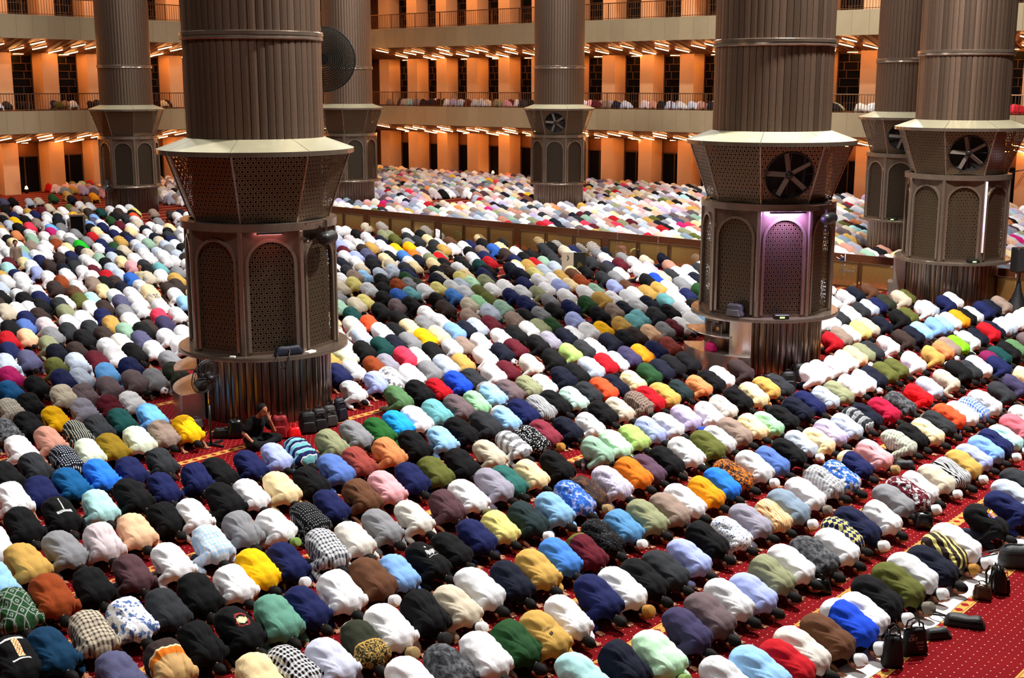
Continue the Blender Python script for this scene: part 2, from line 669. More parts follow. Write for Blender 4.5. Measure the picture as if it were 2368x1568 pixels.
def arc_strip(r0, r1, frac, z0, z1, seg=3):
    """one cladding strip centred on +x: slightly cushioned front"""
    m = MB()
    w = 2 * math.pi / NSTRIP * frac
    prof = []
    for k in range(seg + 1):
        t = -w / 2 + w * k / seg
        bulge = 1.0 - 0.16 * abs(2 * k / seg - 1) ** 2
        r = r0 + (r1 - r0) * bulge
        prof.append((r * math.cos(t), r * math.sin(t)))
    prof.append((r0 * math.cos(w / 2), r0 * math.sin(w / 2)))
    prof.append((r0 * math.cos(-w / 2), r0 * math.sin(-w / 2)))
    n = len(prof)
    vs = [(p[0], p[1], z0) for p in prof] + [(p[0], p[1], z1) for p in prof]
    fs = [(i, (i + 1) % n, (i + 1) % n + n, i + n) for i in range(n)] + [tuple(range(n - 1, -1, -1)), tuple(range(n, 2 * n))]
    m.add(vs, fs)
    return m


def two(m1, m2):
    m1.add(m2.v, m2.f)
    return m1


strip_me = two(arc_strip(1.255, 1.325, 0.92, ZS['shaft0'] - 0.1, ZS['band0'] + 0.01), arc_strip(1.255, 1.325, 0.92, ZS['band1'] - 0.01, ZS['top'])).mesh('cladding_strip', M['shaft'])
base_me = arc_strip(1.27, 1.335, 0.88, 0.0, ZS['sill0'] + 0.01).mesh('base_strip', M['base_strip'])

# arched frame of one facet
hw_ = FWID / 2 - 0.035
ZB = ZS['sill1']
ZT = ZS['ring0']
ah = 0.43
spring = ZT - 0.2 - ah


def arch(hwid, zb, zs, n=14):
    pts = [(-hwid, zb), (hwid, zb)]
    for k in range(n + 1):
        t = math.pi * k / n
        pts.append((hwid * math.cos(t), zs + hwid * math.sin(t)))
    return pts


frame_me = fill_with_holes([(-hw_, ZB), (hw_, ZB), (hw_, ZT), (-hw_, ZT)], [arch(ah, ZB + 0.06, spring)], M['steel_dark'], 'arch_frame', None, back=-1)
bmf = bmesh.new()
bmf.from_mesh(frame_me)
r_ = bmesh.ops.extrude_face_region(bmf, geom=bmf.faces[:])
for v in [g for g in r_['geom'] if isinstance(g, bmesh.types.BMVert)]:
    v.co.y += 0.05
bmesh.ops.recalc_face_normals(bmf, faces=bmf.faces[:])
bmf.to_mesh(frame_me)
bmf.free()
# raised moulding round the arch
mo = MB()
ip, op = arch(ah, ZB + 0.06, spring), arch(ah + 0.06, ZB + 0.06, spring)
n_ = len(ip)
vs = []
for (p, yy) in ((ip, 0.0), (ip, -0.035), (op, -0.035), (op, 0.0)):
    vs += [(q[0], yy, q[1]) for q in p]
fs = []
for i in range(1, n_):
    j = (i + 1) % n_
    if i == n_ - 1:
        j = 0
    for k in range(3):
        fs.append((k * n_ + i, k * n_ + j, (k + 1) * n_ + j, (k + 1) * n_ + i))
mo.add(vs, fs)
mould_me = mo.mesh('arch_moulding', M['steel'])
screen_me = fill_with_holes(arch(ah + 0.02, ZB + 0.05, spring), [], M['lattice'], 'lattice_screen', None, back=0)
screen_far_me = screen_me.copy()
screen_far_me.materials.clear()
screen_far_me.materials.append(M['lattice_far'])
post_me = MB().box(-0.035, 0.03, -0.045, 0.045, ZB, ZT).mesh('corner_post', M['steel'])
bevel_mesh(post_me, 0.012)

# funnel facet (leaning outward towards the top)
RT, RB = 1.84, 1.39
fz0, fz1 = ZS['ring1'] + 0.01, ZS['rim0']
ft, fb = RT * math.sin(math.pi / 8), RB * math.sin(math.pi / 8)
apt, apb = RT * math.cos(math.pi / 8), RB * math.cos(math.pi / 8)
flen = math.hypot(fz1 - fz0, apt - apb)
ftilt = math.atan2(apt - apb, fz1 - fz0)
funnel_outer = [(-fb, 0), (fb, 0), (ft, flen), (-ft, flen)]
FANR = 0.54
FANC = (0.02, flen * 0.5)
circ = [(FANC[0] + FANR * math.cos(2 * math.pi * k / 28), FANC[1] + FANR * math.sin(2 * math.pi * k / 28)) for k in range(28)]
funnel_me = fill_with_holes(funnel_outer, [], M['lattice'], 'funnel_panel', None, back=0)
funnel_fan_me = fill_with_holes(funnel_outer, [circ], M['lattice'], 'funnel_panel', None, back=0)
rib = MB()
rib.tube([(RB + 0.0, 0, fz0), (RT + 0.0, 0, fz1)], 0.022, 6)
rib_me = rib.mesh('funnel_rib', M['steel'])

# hood: eight pale sheet-metal segments
hood = MB()
g = 0.004
hood.lathe([(1.33, ZS['shaft0']), (1.91, ZS['rim1']), (1.91, ZS['rim0']), (1.84, ZS['rim0']), (1.84, ZS['rim1'] - 0.03), (1.33, ZS['shaft0'] - 0.04)], 8, -math.pi / 8 + g, math.pi / 8 - g, close=True)
hood_me = hood.mesh('hood_panel', M['hood'])
hood_me.materials.append(M['steel'])
for poly in hood_me.polygons:
    if abs(poly.center.z - (ZS['rim1'] + ZS['rim0']) / 2) < 0.02 and math.hypot(poly.center.x, poly.center.y) > 1.85:
        poly.material_index = 1
ring_me = MB().lathe([(1.34, ZS['ring1']), (1.53, ZS['ring1']), (1.53, ZS['ring0']), (1.34, ZS['ring0'])], 64, close=True).mesh('collar', M['steel'])
sill_me = MB().lathe([(1.28, ZS['sill1']), (1.68, ZS['sill1']), (1.69, ZS['sill1'] - 0.02), (1.69, ZS['sill0']), (1.28, ZS['sill0'])], 64, close=True).mesh('sill', M['steel'])
band_me = MB().lathe([(1.3, ZS['band0']), (1.36, ZS['band0']), (1.372, ZS['band0'] + 0.02), (1.36, ZS['band0'] + 0.075), (1.372, ZS['band0'] + 0.08), (1.372, ZS['band1'] - 0.01), (1.36, ZS['band1']), (1.3, ZS['band1'])], 64, close=True).mesh('band', M['steel'])
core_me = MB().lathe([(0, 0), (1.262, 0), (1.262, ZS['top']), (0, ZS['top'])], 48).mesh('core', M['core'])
for me in (ring_me, sill_me, band_me, core_me, hood_me):
    for p in me.polygons:
        p.use_smooth = True
    me.set_sharp_from_angle(angle=math.radians(35))

COLS = []
RING0 = -1.4834
LABELC = {0: 'tall fluted metal column with arched lattice base beside the seated man in black',
          1: 'fluted metal column washed by purple light with a big fan in its flared top',
          2: 'fluted metal column beside the black loudspeaker stand, strip of white light down one edge',
          3: 'dim fluted column partly hidden behind the one with the white light strip',
          4: 'far fluted column hidden behind the column washed by purple light',
          5: 'far slender fluted column standing alone between the women in pastel robes',
          6: 'far fluted column half hidden behind the large column with the mesh drum',
          7: 'far dim fluted column next to the open red carpet and doorways'}


def build_column(i):
    a = RING0 + i * math.pi / 6
    c = Vector((HC.x + 22.5 * math.cos(a), HC.y + 22.5 * math.sin(a)))
    near = i in (0, 1, 2)
    t = empty('fluted_column', (c.x, c.y, 0))
    COLS.append((c, a))
    tag(t, LABELC[i], 'column', 'ring of great columns', 'thing')
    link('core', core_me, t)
    if near:
        for k in range(NSTRIP):
            ang = a + 2 * math.pi * k / NSTRIP
            link('cladding_strip', strip_me, t).rotation_euler = (0, 0, ang)
            link('base_strip', base_me, t).rotation_euler = (0, 0, ang)
    else:
        for nm, me in (('cladding', strip_me), ('base_cladding', base_me)):
            vs = np.zeros(len(me.vertices) * 3)
            me.vertices.foreach_get('co', vs)
            vs = vs.reshape(-1, 3)
            fs = [tuple(p.vertices) for p in me.polygons]
            m = MB()
            for k in range(NSTRIP):
                ang = a + 2 * math.pi * k / NSTRIP
                R = np.array([[math.cos(ang), -math.sin(ang), 0], [math.sin(ang), math.cos(ang), 0], [0, 0, 1]])
                m.add([Vector(v) for v in vs @ R.T], fs)
            o = m.obj(nm, me.materials[0], t)
            o['kind'] = 'stuff'
    link('band', band_me, t)
    link('collar', ring_me, t)
    link('sill', sill_me, t)
    # octagon: edge directions at e0 + k*45 degrees
    e0 = a + math.radians(-8.1)
    tocam = math.atan2(-c.y, -c.x)
    fan_k = None
    best = 9
    for k in range(8):
        ac = e0 + math.pi / 8 + k * math.pi / 4
        d = (ac - tocam + math.pi) % (2 * math.pi) - math.pi
        want = {1: 16, 2: 16, 3: -12, 5: -24}.get(i)
        if want is not None and abs(math.degrees(d) - want) < best * 10:
            if abs(math.degrees(d) - want) < 23:
                fan_k = k
        link('hood_panel', hood_me, t).rotation_euler = (0, 0, ac)
        fr = link('arch_frame', frame_me, t, M4=facet_frame(ac, AP, 0))
        link('arch_moulding', mould_me, fr)
        link('lattice_screen', screen_me if near else screen_far_me, fr, M4=Matrix.Translation((0, 0.03, 0)))
        ae = e0 + k * math.pi / 4
        po = link('corner_post', post_me, t)
        po.rotation_euler = (0, 0, ae)
        po.location = (R_OCT * math.cos(ae), R_OCT * math.sin(ae), 0)
        rb = link('funnel_rib', rib_me, t)
        rb.rotation_euler = (0, 0, ae)
    for k in range(8):
        ac = e0 + math.pi / 8 + k * math.pi / 4
        fm = facet_frame(ac, apb, fz0) @ Matrix.Rotation(ftilt, 4, 'X')
        link('funnel_panel', funnel_fan_me if k == fan_k else funnel_me, t, M4=fm)
        if k == fan_k:
            w = empty('exhaust_fan', M4=Matrix.Translation((c.x, c.y, 0)) @ fm @ Matrix.Translation((FANC[0], 0.0, FANC[1])))
            tag(w, 'five bladed fan set into the flared top of ' + {1: 'the purple lit column', 2: 'the column with the white light strip', 3: 'the half hidden dim column', 5: 'the far slender column'}[i], 'fan', 'fans in the column tops')
            gm = MB()
            ri = [(FANR * math.cos(2 * math.pi * q / 32), -0.01, FANR * math.sin(2 * math.pi * q / 32)) for q in range(33)]
            gm.tube(ri, 0.016, 6, False)
            gm.obj('guard_ring', M['black_plastic'], w)
            bl = MB()
            bl.box(0.07, FANR - 0.03, -0.012, 0.012, -0.055, 0.055, Matrix.Rotation(math.radians(22), 4, 'X'))
            bme = bl.mesh('blade', plain_blade)
            for q in range(5):
                link('blade', bme, w, M4=Matrix.Translation((0, 0.03, 0)) @ Matrix.Rotation(math.radians(-32 + 72 * q), 4, 'Y'))
            MB().lathe([(0, -0.04), (0.075, -0.04), (0.085, 0.0), (0.085, 0.1), (0, 0.1)], 16).obj('hub', M['black_plastic'], w, True, M4=Matrix.Rotation(math.radians(-90), 4, 'X'))
            sp = MB()
            for q in range(2):
                sp.tube([(-FANR, 0.06, 0), (FANR, 0.06, 0)], 0.012, 5) if q == 0 else sp.tube([(0, 0.06, -FANR), (0, 0.06, FANR)], 0.012, 5)
            sp.obj('motor_bracket', M['black_plastic'], w)
    return t


plain_blade = plain('grey_fan_blade', (104, 94, 86), 0.5)
for i in range(8):
    build_column(i)


def polar(i, ang, r, z=0.0):
    c = COLS[i][0]
    return Vector((c.x + r * math.cos(ang), c.y + r * math.sin(ang), z))


# curved shelf units wrapped round the foot of the three near columns
cab_steel = make_metal('shelf_unit_steel', (196, 184, 176), 0.24, 0.8, 0.1)
for i in (0, 1, 2):
    a = COLS[i][1]
    c = COLS[i][0]
    a0, a1 = a + math.radians((228, 228, 125)[i]), a + math.radians((305, 305, 198)[i])
    t = empty('curved_cabinet', (c.x, c.y, 0))
    tag(t, 'curved steel shelf unit round the foot of ' + ['the column beside the seated man', 'the purple lit column holding the pink bag', 'the column near the loudspeaker stand'][i], 'cabinet', 'curved shelf units')
    b = MB()
    b.lathe([(1.36, 0.0), (1.84, 0.0), (1.84, 0.55), (1.36, 0.55)], 28, a0, a1, close=True)
    b.obj('drum', cab_steel, t).data.set_sharp_from_angle(angle=0.6)
    MB().lathe([(1.36, 0.93), (1.80, 0.93), (1.80, 0.955), (1.36, 0.955)], 24, a0, a1 - 0.28, close=True).obj('shelf', cab_steel, t)
    if i:
        MB().lathe([(1.345, 0.55), (1.70, 0.55), (1.70, 1.325), (1.345, 1.325)], 8, a1 - 0.30, a1, close=True).obj('end_panel', cab_steel, t)
    MB().lathe([(1.345, 0.55), (1.36, 0.55), (1.36, 1.32), (1.345, 1.32)], 24, a0, a1 - 0.3, close=True).obj('back_panel', M['steel_dark'], t)
    MB().lathe([(1.36, 1.30), (1.70, 1.30), (1.70, 1.324), (1.36, 1.324)], 24, a0, a1 - 0.3, close=True).obj('upper_shelf', cab_steel, t)

# purple wash light on the second column: LED bar under the collar shining down its facet
def led_wash(i, k_off_deg, label, power, col, zz, size=0.8):
    c = COLS[i][0]
    tocam = math.atan2(-c.y, -c.x)
    ang = tocam + math.radians(k_off_deg)
    p = Vector((c.x + 1.575 * math.cos(ang), c.y + 1.575 * math.sin(ang), zz))
    t = empty('led_bar', p, ang)
    tag(t, label, 'lamp')
    MB().box(-0.05, 0.03, -size / 2, size / 2, -0.005, 0.028).obj('casing', M['black_plastic'], t)
    MB().box(-0.04, 0.02, -size / 2 + 0.03, size / 2 - 0.03, -0.01, -0.005).obj('diode_strip', emit('led_glow', col, 3.0), t)
    ld = bpy.data.lights.new('led_bar_light', 'AREA')
    ld.shape = 'RECTANGLE'
    ld.size = 0.1
    ld.size_y = size
    ld.energy = power
    ld.color = lin(col)
    lo = bpy.data.objects.new('led_bar_light', ld)
    COL.objects.link(lo)
    lo.parent = t
    lo.location = (0.01, 0, -0.02)
    lo.rotation_euler = (0, math.radians(20), 0)
    return t


led_wash(1, 16, 'slim lamp bar under the collar pouring purple light over the arched panel', 95, (206, 160, 255), ZS['ring0'] - 0.03)
led_wash(0, 7, 'slim lamp bar under the collar of the column beside the seated man', 3.0, (255, 150, 150), ZS['ring0'] - 0.03, 0.5)

# ------------------------------------------------------------------ people
PAL = {
    'W': ((240, 240, 243), 'white'), 'w': ((212, 214, 217), 'pale grey'), 'w2': ((222, 217, 207), 'warm off-white'), 'C': ((238, 214, 164), 'cream'),
    'y': ((222, 210, 125), 'pale yellow'), 'Y': ((252, 190, 12), 'bright yellow'), 'T': ((196, 156, 80), 'mustard tan'), 'O': ((222, 118, 30), 'orange'),
    'O2': ((216, 134, 84), 'dusty orange'), 'O3': ((238, 150, 24), 'amber'), 'Z': ((232, 82, 44), 'orange red'), 'r': ((142, 62, 24), 'rust'), 'r2': ((146, 64, 56), 'brick red'),
    'R': ((182, 16, 30), 'red'), 'R2': ((176, 22, 58), 'crimson'), 'R3': ((238, 22, 30), 'bright red'), 'P': ((234, 58, 86), 'coral'), 'p': ((228, 164, 170), 'pink'),
    'p1': ((208, 194, 198), 'pale mauve'), 'p2': ((206, 104, 118), 'rose'), 'M': ((90, 20, 34), 'maroon'), 'M2': ((130, 46, 62), 'dark rose'), 'm': ((96, 62, 42), 'brown'),
    't': ((146, 126, 114), 'taupe'), 't2': ((104, 88, 92), 'mauve brown'), 'D': ((56, 43, 40), 'dark brown'), 'D2': ((80, 54, 60), 'plum brown'), 'e': ((202, 190, 168), 'beige'),
    'g': ((132, 133, 137), 'grey'), 'g2': ((150, 147, 162), 'lavender grey'), 'k': ((43, 45, 49), 'charcoal'), 'k2': ((34, 48, 50), 'dark slate'), 'K': ((12, 12, 14), 'black'),
    'n': ((17, 21, 38), 'dark navy'), 'n2': ((12, 52, 82), 'petrol blue'), 'N': ((23, 30, 76), 'navy'), 'B': ((48, 100, 190), 'blue'), 'B2': ((86, 140, 188), 'denim blue'),
    'B3': ((70, 128, 208), 'cornflower blue'), 'B4': ((16, 86, 140), 'teal blue'), 'B5': ((86, 116, 186), 'dusty blue'), 'b': ((150, 200, 244), 'light blue'), 'b2': ((128, 172, 232), 'soft blue'),
    'b3': ((132, 178, 216), 'faded blue'), 'b4': ((112, 182, 250), 'sky blue'), 'l': ((164, 176, 232), 'periwinkle'), 'l2': ((204, 208, 230), 'pale lilac'), 's': ((186, 198, 216), 'pale blue grey'),
    's2': ((84, 112, 166), 'blue'), 's3': ((128, 146, 164), 'steel grey'), 'u': ((84, 84, 116), 'slate'), 'u2': ((60, 54, 86), 'dark purple'), 'U': ((42, 122, 238), 'vivid blue'),
    'U2': ((34, 158, 240), 'azure'), 'x': ((172, 220, 220), 'pale aqua'), 'q': ((108, 174, 180), 'teal'), 'q2': ((98, 150, 132), 'sage green'), 'Q': ((16, 64, 62), 'dark teal'), 'Q2': ((44, 100, 94), 'sea green'),
    'G': ((32, 70, 36), 'dark green'), 'G2': ((34, 92, 38), 'green'), 'j': ((152, 208, 160), 'mint'), 'j2': ((168, 198, 112), 'leaf green'), 'j3': ((148, 182, 160), 'grey green'),
    'J': ((218, 230, 204), 'pale cream green'), 'J2': ((198, 242, 204), 'pale mint'), 'J3': ((186, 222, 208), 'icy mint'), 'v': ((140, 144, 110), 'khaki'), 'v2': ((84, 122, 80), 'moss green'),
    'o': ((90, 94, 42), 'olive'), 'o2': ((46, 49, 36), 'dark olive'), 'o3': ((136, 110, 26), 'golden olive'), 'L': ((128, 222, 34), 'lime'), 'L2': ((26, 186, 36), 'vivid green'),
    'F': ((192, 28, 108), 'magenta'), 'F2': ((122, 24, 76), 'wine'), 'V': ((184, 172, 208), 'lavender'), 'S': ((26, 72, 206), 'royal blue'), 'A': ((236, 190, 152), 'peach'),
    'i': ((190, 136, 118), 'dusty salmon'), 'P2': ((88, 64, 82), 'plum'),
}
CAPS = {'white': (236, 236, 238), 'green': (120, 150, 70), 'black': (16, 16, 18), 'tan': (168, 140, 90), 'ochre': (178, 124, 40), 'grey': (120, 112, 100), 'olive': (110, 104, 60), 'blue': (30, 70, 190)}


# ---- bodies are grown from overlapping soft shapes, fused by voxel remeshing
def ico(sub):
    bm = bmesh.new()
    bmesh.ops.create_icosphere(bm, subdivisions=sub, radius=1.0)
    v = [x.co.copy() for x in bm.verts]
    f = [tuple(y.index for y in x.verts) for x in bm.faces]
    bm.free()
    return v, f


ICO2 = ico(2)
ICO3 = ico(3)


WARP = [False]


def warp(c):
    c = Vector(c)
    if not WARP[0]:
        return c
    t = max(0.0, min(1.0, (0.3 - c.x) / 0.5))
    return Vector((c.x * (0.92 if c.x < 0 else 0.8), c.y * 0.97, c.z * (1 + 0.07 * t)))


def ell(m, c, r, rot=None):
    c = warp(c)
    v, f = ICO3
    R = rot if rot is not None else Matrix.Identity(3)
    m.add([Vector(c) + R @ Vector((p.x * r[0], p.y * r[1], p.z * r[2])) for p in v], f)


def cap_(m, a, b, ra, rb, n=None):
    a, b = warp(a), warp(b)
    L = (b - a).length
    n = n or max(2, int(L / (min(ra, rb) * 0.45)) + 1)
    v, f = ICO2
    for k in range(n + 1):
        t = k / n
        c = a.lerp(b, t)
        r = ra + (rb - ra) * t
        m.add([c + p * r for p in v], f)


def fuse(m, voxel, smooth, tris, wrinkle=None):
    me = m.mesh('tmp')
    ob = bpy.data.objects.new('tmp', me)
    COL.objects.link(ob)
    md = ob.modifiers.new('r', 'REMESH')
    md.mode = 'VOXEL'
    md.voxel_size = voxel
    dg = bpy.context.evaluated_depsgraph_get()
    m2 = bpy.data.meshes.new_from_object(ob.evaluated_get(dg))
    bm = bmesh.new()
    bm.from_mesh(m2)
    for _ in range(smooth):
        bmesh.ops.smooth_vert(bm, verts=bm.verts[:], factor=0.5, use_axis_x=True, use_axis_y=True, use_axis_z=True)
    if wrinkle:
        bm.normal_update()
        for v in bm.verts:
            v.co += v.normal * wrinkle(v.co, v.normal)
        bmesh.ops.smooth_vert(bm, verts=bm.verts[:], factor=0.5, use_axis_x=True, use_axis_y=True, use_axis_z=True)
    bm.to_mesh(m2)
    bm.free()
    ob.modifiers.clear()
    ob.data = m2
    if tris and len(m2.polygons) * 2 > tris:
        md = ob.modifiers.new('d', 'DECIMATE')
        md.ratio = tris / (len(m2.polygons) * 2.0)
        dg = bpy.context.evaluated_depsgraph_get()
        m3 = bpy.data.meshes.new_from_object(ob.evaluated_get(dg))
    else:
        m3 = m2
    bpy.data.objects.remove(ob)
    m3.shade_smooth()
    return m3


def wrinkles(seed, amp):
    def f(p, n):
        a = noise.noise(Vector((p.x * 3.0 + seed * 7.1, p.y * 6.0, p.z * 3.5)))
        # long folds that fan out from the armpits and waist
        ang = math.atan2(abs(p.y) + 0.02, 0.62 - p.x)
        r = math.hypot(p.y, 0.62 - p.x)
        q = Vector((ang * 13 + seed * 3.3, r * 2.2 + (7 if p.y > 0 else 0), p.z * 4))
        fold = 1 - abs(noise.noise(q)) * 2.6
        q2 = Vector((p.x * 9 + a * 2.0 + seed, p.y * 17 + a * 3, p.z * 12))
        small = noise.noise(q2)
        side = min(1.0, abs(p.y) / 0.16)
        k = max(0.0, min(1.0, (0.36 - p.x) / 0.16))
        return amp * k * (0.5 * a + 0.62 * fold * (0.12 + 0.88 * side) + 0.4 * small * side)
    return f


def pose(v):
    """joint positions of a prostrating figure facing +x; v = small variation"""
    r = random.Random(v * 13 + 5)
    j = {}
    j['hip'] = (-0.20, 0, 0.405 + r.uniform(-0.015, 0.015))
    j['waist'] = (-0.03, 0, 0.375)
    j['chest'] = (0.17, 0, 0.275 + r.uniform(-0.01, 0.012))
    j['neck'] = (0.33, 0, 0.19)
    j['head'] = (0.455, r.uniform(-0.01, 0.01), 0.125)
    for s, k in ((1, 'l'), (-1, 'r')):
        j['sh' + k] = (0.225, 0.18 * s, 0.25)
        j['el' + k] = (0.02 + r.uniform(-0.03, 0.03), (0.275 + r.uniform(-0.015, 0.02)) * s, 0.12)
        j['wr' + k] = (0.285, 0.255 * s, 0.045)
        j['kn' + k] = (-0.045, 0.105 * s, 0.085)
        j['an' + k] = (-0.445, 0.085 * s, 0.06)
    return j


def make_body(v):
    j = pose(v)
    m = MB()
    # head lying face down, crown forward
    H = Vector(j['head'])
    ell(m, H, (0.118, 0.074, 0.088))
    ell(m, H + Vector((-0.035, 0, -0.03)), (0.075, 0.06, 0.07))
    ell(m, H + Vector((-0.02, 0, -0.095)), (0.018, 0.014, 0.022))      # nose
    for s in (1, -1):
        ell(m, H + Vector((-0.022, 0.077 * s, -0.012)), (0.03, 0.012, 0.02))   # ears
    cap_(m, j['neck'], H + Vector((-0.05, 0, -0.01)), 0.058, 0.055)
    cap_(m, j['chest'], j['neck'], 0.1, 0.062)
    cap_(m, j['hip'], j['chest'], 0.125, 0.115)
    for k, s in (('l', 1), ('r', -1)):
        cap_(m, j['chest'], j['sh' + k], 0.08, 0.06)
        cap_(m, j['sh' + k], j['el' + k], 0.052, 0.043)
        cap_(m, j['el' + k], j['wr' + k], 0.042, 0.028)
        W = Vector(j['wr' + k])
        ell(m, W + Vector((0.055, 0, -0.022)), (0.052, 0.04, 0.016))
        for q, (fy, fl) in enumerate(((0.032, 0.062), (0.011, 0.078), (-0.011, 0.072), (-0.031, 0.054))):
            a = W + Vector((0.095, fy, -0.026))
            cap_(m, a, a + Vector((fl * 0.55, fy * 0.25, 0.004)), 0.0095, 0.0085, 5)
            cap_(m, a + Vector((fl * 0.55, fy * 0.25, 0.004)), a + Vector((fl, fy * 0.4, -0.008)), 0.0085, 0.0075, 4)
        cap_(m, W + Vector((0.025, -0.03 * s, -0.026)), W + Vector((0.075, -0.066 * s, -0.03)), 0.012, 0.0085, 6)
        cap_(m, j['hip'], (j['hip'][0], 0.08 * s, 0.36), 0.09, 0.09)
        cap_(m, (j['hip'][0], 0.085 * s, 0.35), j['kn' + k], 0.08, 0.055)
        cap_(m, j['kn' + k], j['an' + k], 0.05, 0.036)
        A = Vector(j['an' + k])
        cap_(m, A, A + Vector((-0.095, 0, -0.005)), 0.036, 0.036)
        ell(m, A + Vector((-0.10, 0.004 * s, -0.03)), (0.028, 0.04, 0.03))
        for q in range(5):
            cap_(m, A + Vector((-0.10, (q - 2) * 0.015, -0.035)), A + Vector((-0.072, (q - 2) * 0.016, -0.05)), 0.0095, 0.008, 3)
    return fuse(m, 0.0075, 2, 5200)


def make_shirt(v, long_=True):
    j = pose(v)
    m = MB()
    # rump, waist, back, shoulders
    ell(m, (-0.205, 0, 0.395), (0.18, 0.205, 0.165))
    ell(m, (-0.12, 0.06, 0.395), (0.19, 0.14, 0.14))
    ell(m, (-0.12, -0.06, 0.395), (0.19, 0.14, 0.14))
    for yy in (-0.1, 0.0, 0.1):
        cap_(m, (-0.14, yy * 0.9, 0.395), (0.23, yy * 1.15, 0.285), 0.125 if yy else 0.145, 0.112 if yy else 0.122)
    ell(m, (0.03, 0, 0.3), (0.24, 0.2, 0.16))
    ell(m, (0.215, 0, 0.265), (0.15, 0.235, 0.112), Matrix.Rotation(math.radians(20), 3, 'Y'))
    for yy in (-0.05, 0, 0.05):
        cap_(m, (0.2, yy * 1.6, 0.268), (0.325, yy, 0.2), 0.1, 0.066)
    for k in 'lr':
        cap_(m, j['chest'], j['sh' + k], 0.1, 0.09)
        cap_(m, j['sh' + k], j['el' + k], 0.084, 0.068)
        if long_:
            e, w = Vector(j['el' + k]), Vector(j['wr' + k])
            cap_(m, e, e.lerp(w, 0.9), 0.058, 0.042)
    # loose hem hanging over the thighs
    for s in (1, -1):
        cap_(m, (-0.2, 0.1 * s, 0.37), (-0.1, 0.12 * s, 0.26), 0.118, 0.1)
    me = fuse(m, 0.0115, 3, 4200, wrinkles(v, 0.022))
    if v == 1:
        # waist-length shirt: trousers show over the rump
        bm = bmesh.new()
        bm.from_mesh(me)
        bmesh.ops.bisect_plane(bm, geom=bm.verts[:] + bm.edges[:] + bm.faces[:], plane_co=(-0.235, 0, 0.5), plane_no=(-1, 0, 0.28), clear_outer=True)
        bm.to_mesh(me)
        bm.free()
        me.shade_smooth()
    return me


def make_trousers(v):
    j = pose(v)
    m = MB()
    ell(m, (-0.205, 0, 0.38), (0.155, 0.172, 0.142))
    for k, s in (('l', 1), ('r', -1)):
        cap_(m, (-0.2, 0.095 * s, 0.35), j['kn' + k], 0.102, 0.085)
        cap_(m, j['kn' + k], Vector(j['kn' + k]).lerp(Vector(j['an' + k]), 0.93), 0.083, 0.062)
    return fuse(m, 0.016, 2, 1100, wrinkles(v + 3, 0.008))


def make_hair(v):
    j = pose(v)
    H = Vector(j['head'])
    Hw = warp(H)
    m = MB()
    ell(m, H + Vector((0.004, 0, 0.008)), (0.12, 0.078, 0.086))
    me = fuse(m, 0.012, 1, 700)
    bm = bmesh.new()
    bm.from_mesh(me)
    # trim the neck side and the face side away
    for co, no in ((Hw + Vector((-0.075, 0, 0.0)), Vector((-1, 0, 0.35))), (Hw + Vector((0, 0, -0.035)), Vector((-0.35, 0, -1)))):
        g = bmesh.ops.bisect_plane(bm, geom=bm.verts[:] + bm.edges[:] + bm.faces[:], plane_co=co, plane_no=no, clear_outer=True)
        ed = [e for e in bm.edges if e.is_boundary]
        if ed:
            bmesh.ops.holes_fill(bm, edges=ed)
    for vv in bm.verts:
        vv.co += (vv.co - Hw).normalized() * noise.noise(vv.co * 45) * 0.006
    bm.to_mesh(me)
    bm.free()
    me.shade_smooth()
    return me


def make_cap(v):
    j = pose(v)
    H = Vector(j['head'])
    m = MB()
    # skull cap: short rounded drum on the crown
    prof = [(0.0, 0.142), (0.045, 0.141), (0.066, 0.134), (0.075, 0.118), (0.083, 0.075), (0.087, 0.035), (0.083, 0.03), (0.0, 0.03)]
    m.lathe(prof, 20)
    R = Matrix.Rotation(math.radians(62), 4, 'Y')
    T = Matrix.Translation(warp(H) + Vector((-0.012, 0, 0.006))) @ R
    me = MB().add([T @ p for p in m.v], m.f).mesh('cap', None, True)
    me.set_sharp_from_angle(angle=math.radians(40))
    return me


# ---- cloth materials
def cloth_base(name):
    n = NT(name)
    n.pr(0.85, 0, 0.12)
    n.bsdf.inputs['Sheen Weight'].default_value = 0.02
    f = n.noise(n.coord(), 6, 3, 0.55)
    n.bump(f, 0.4, 0.012)
    return n, f


def make_cloth():
    n, f = cloth_base('plain_cloth')
    inf = n.n.new('ShaderNodeObjectInfo')
    n.base(n.mul(inf.outputs['Color'], n.grey(f, 0.9, 1.08)))
    return n.m


PATCACHE = {}


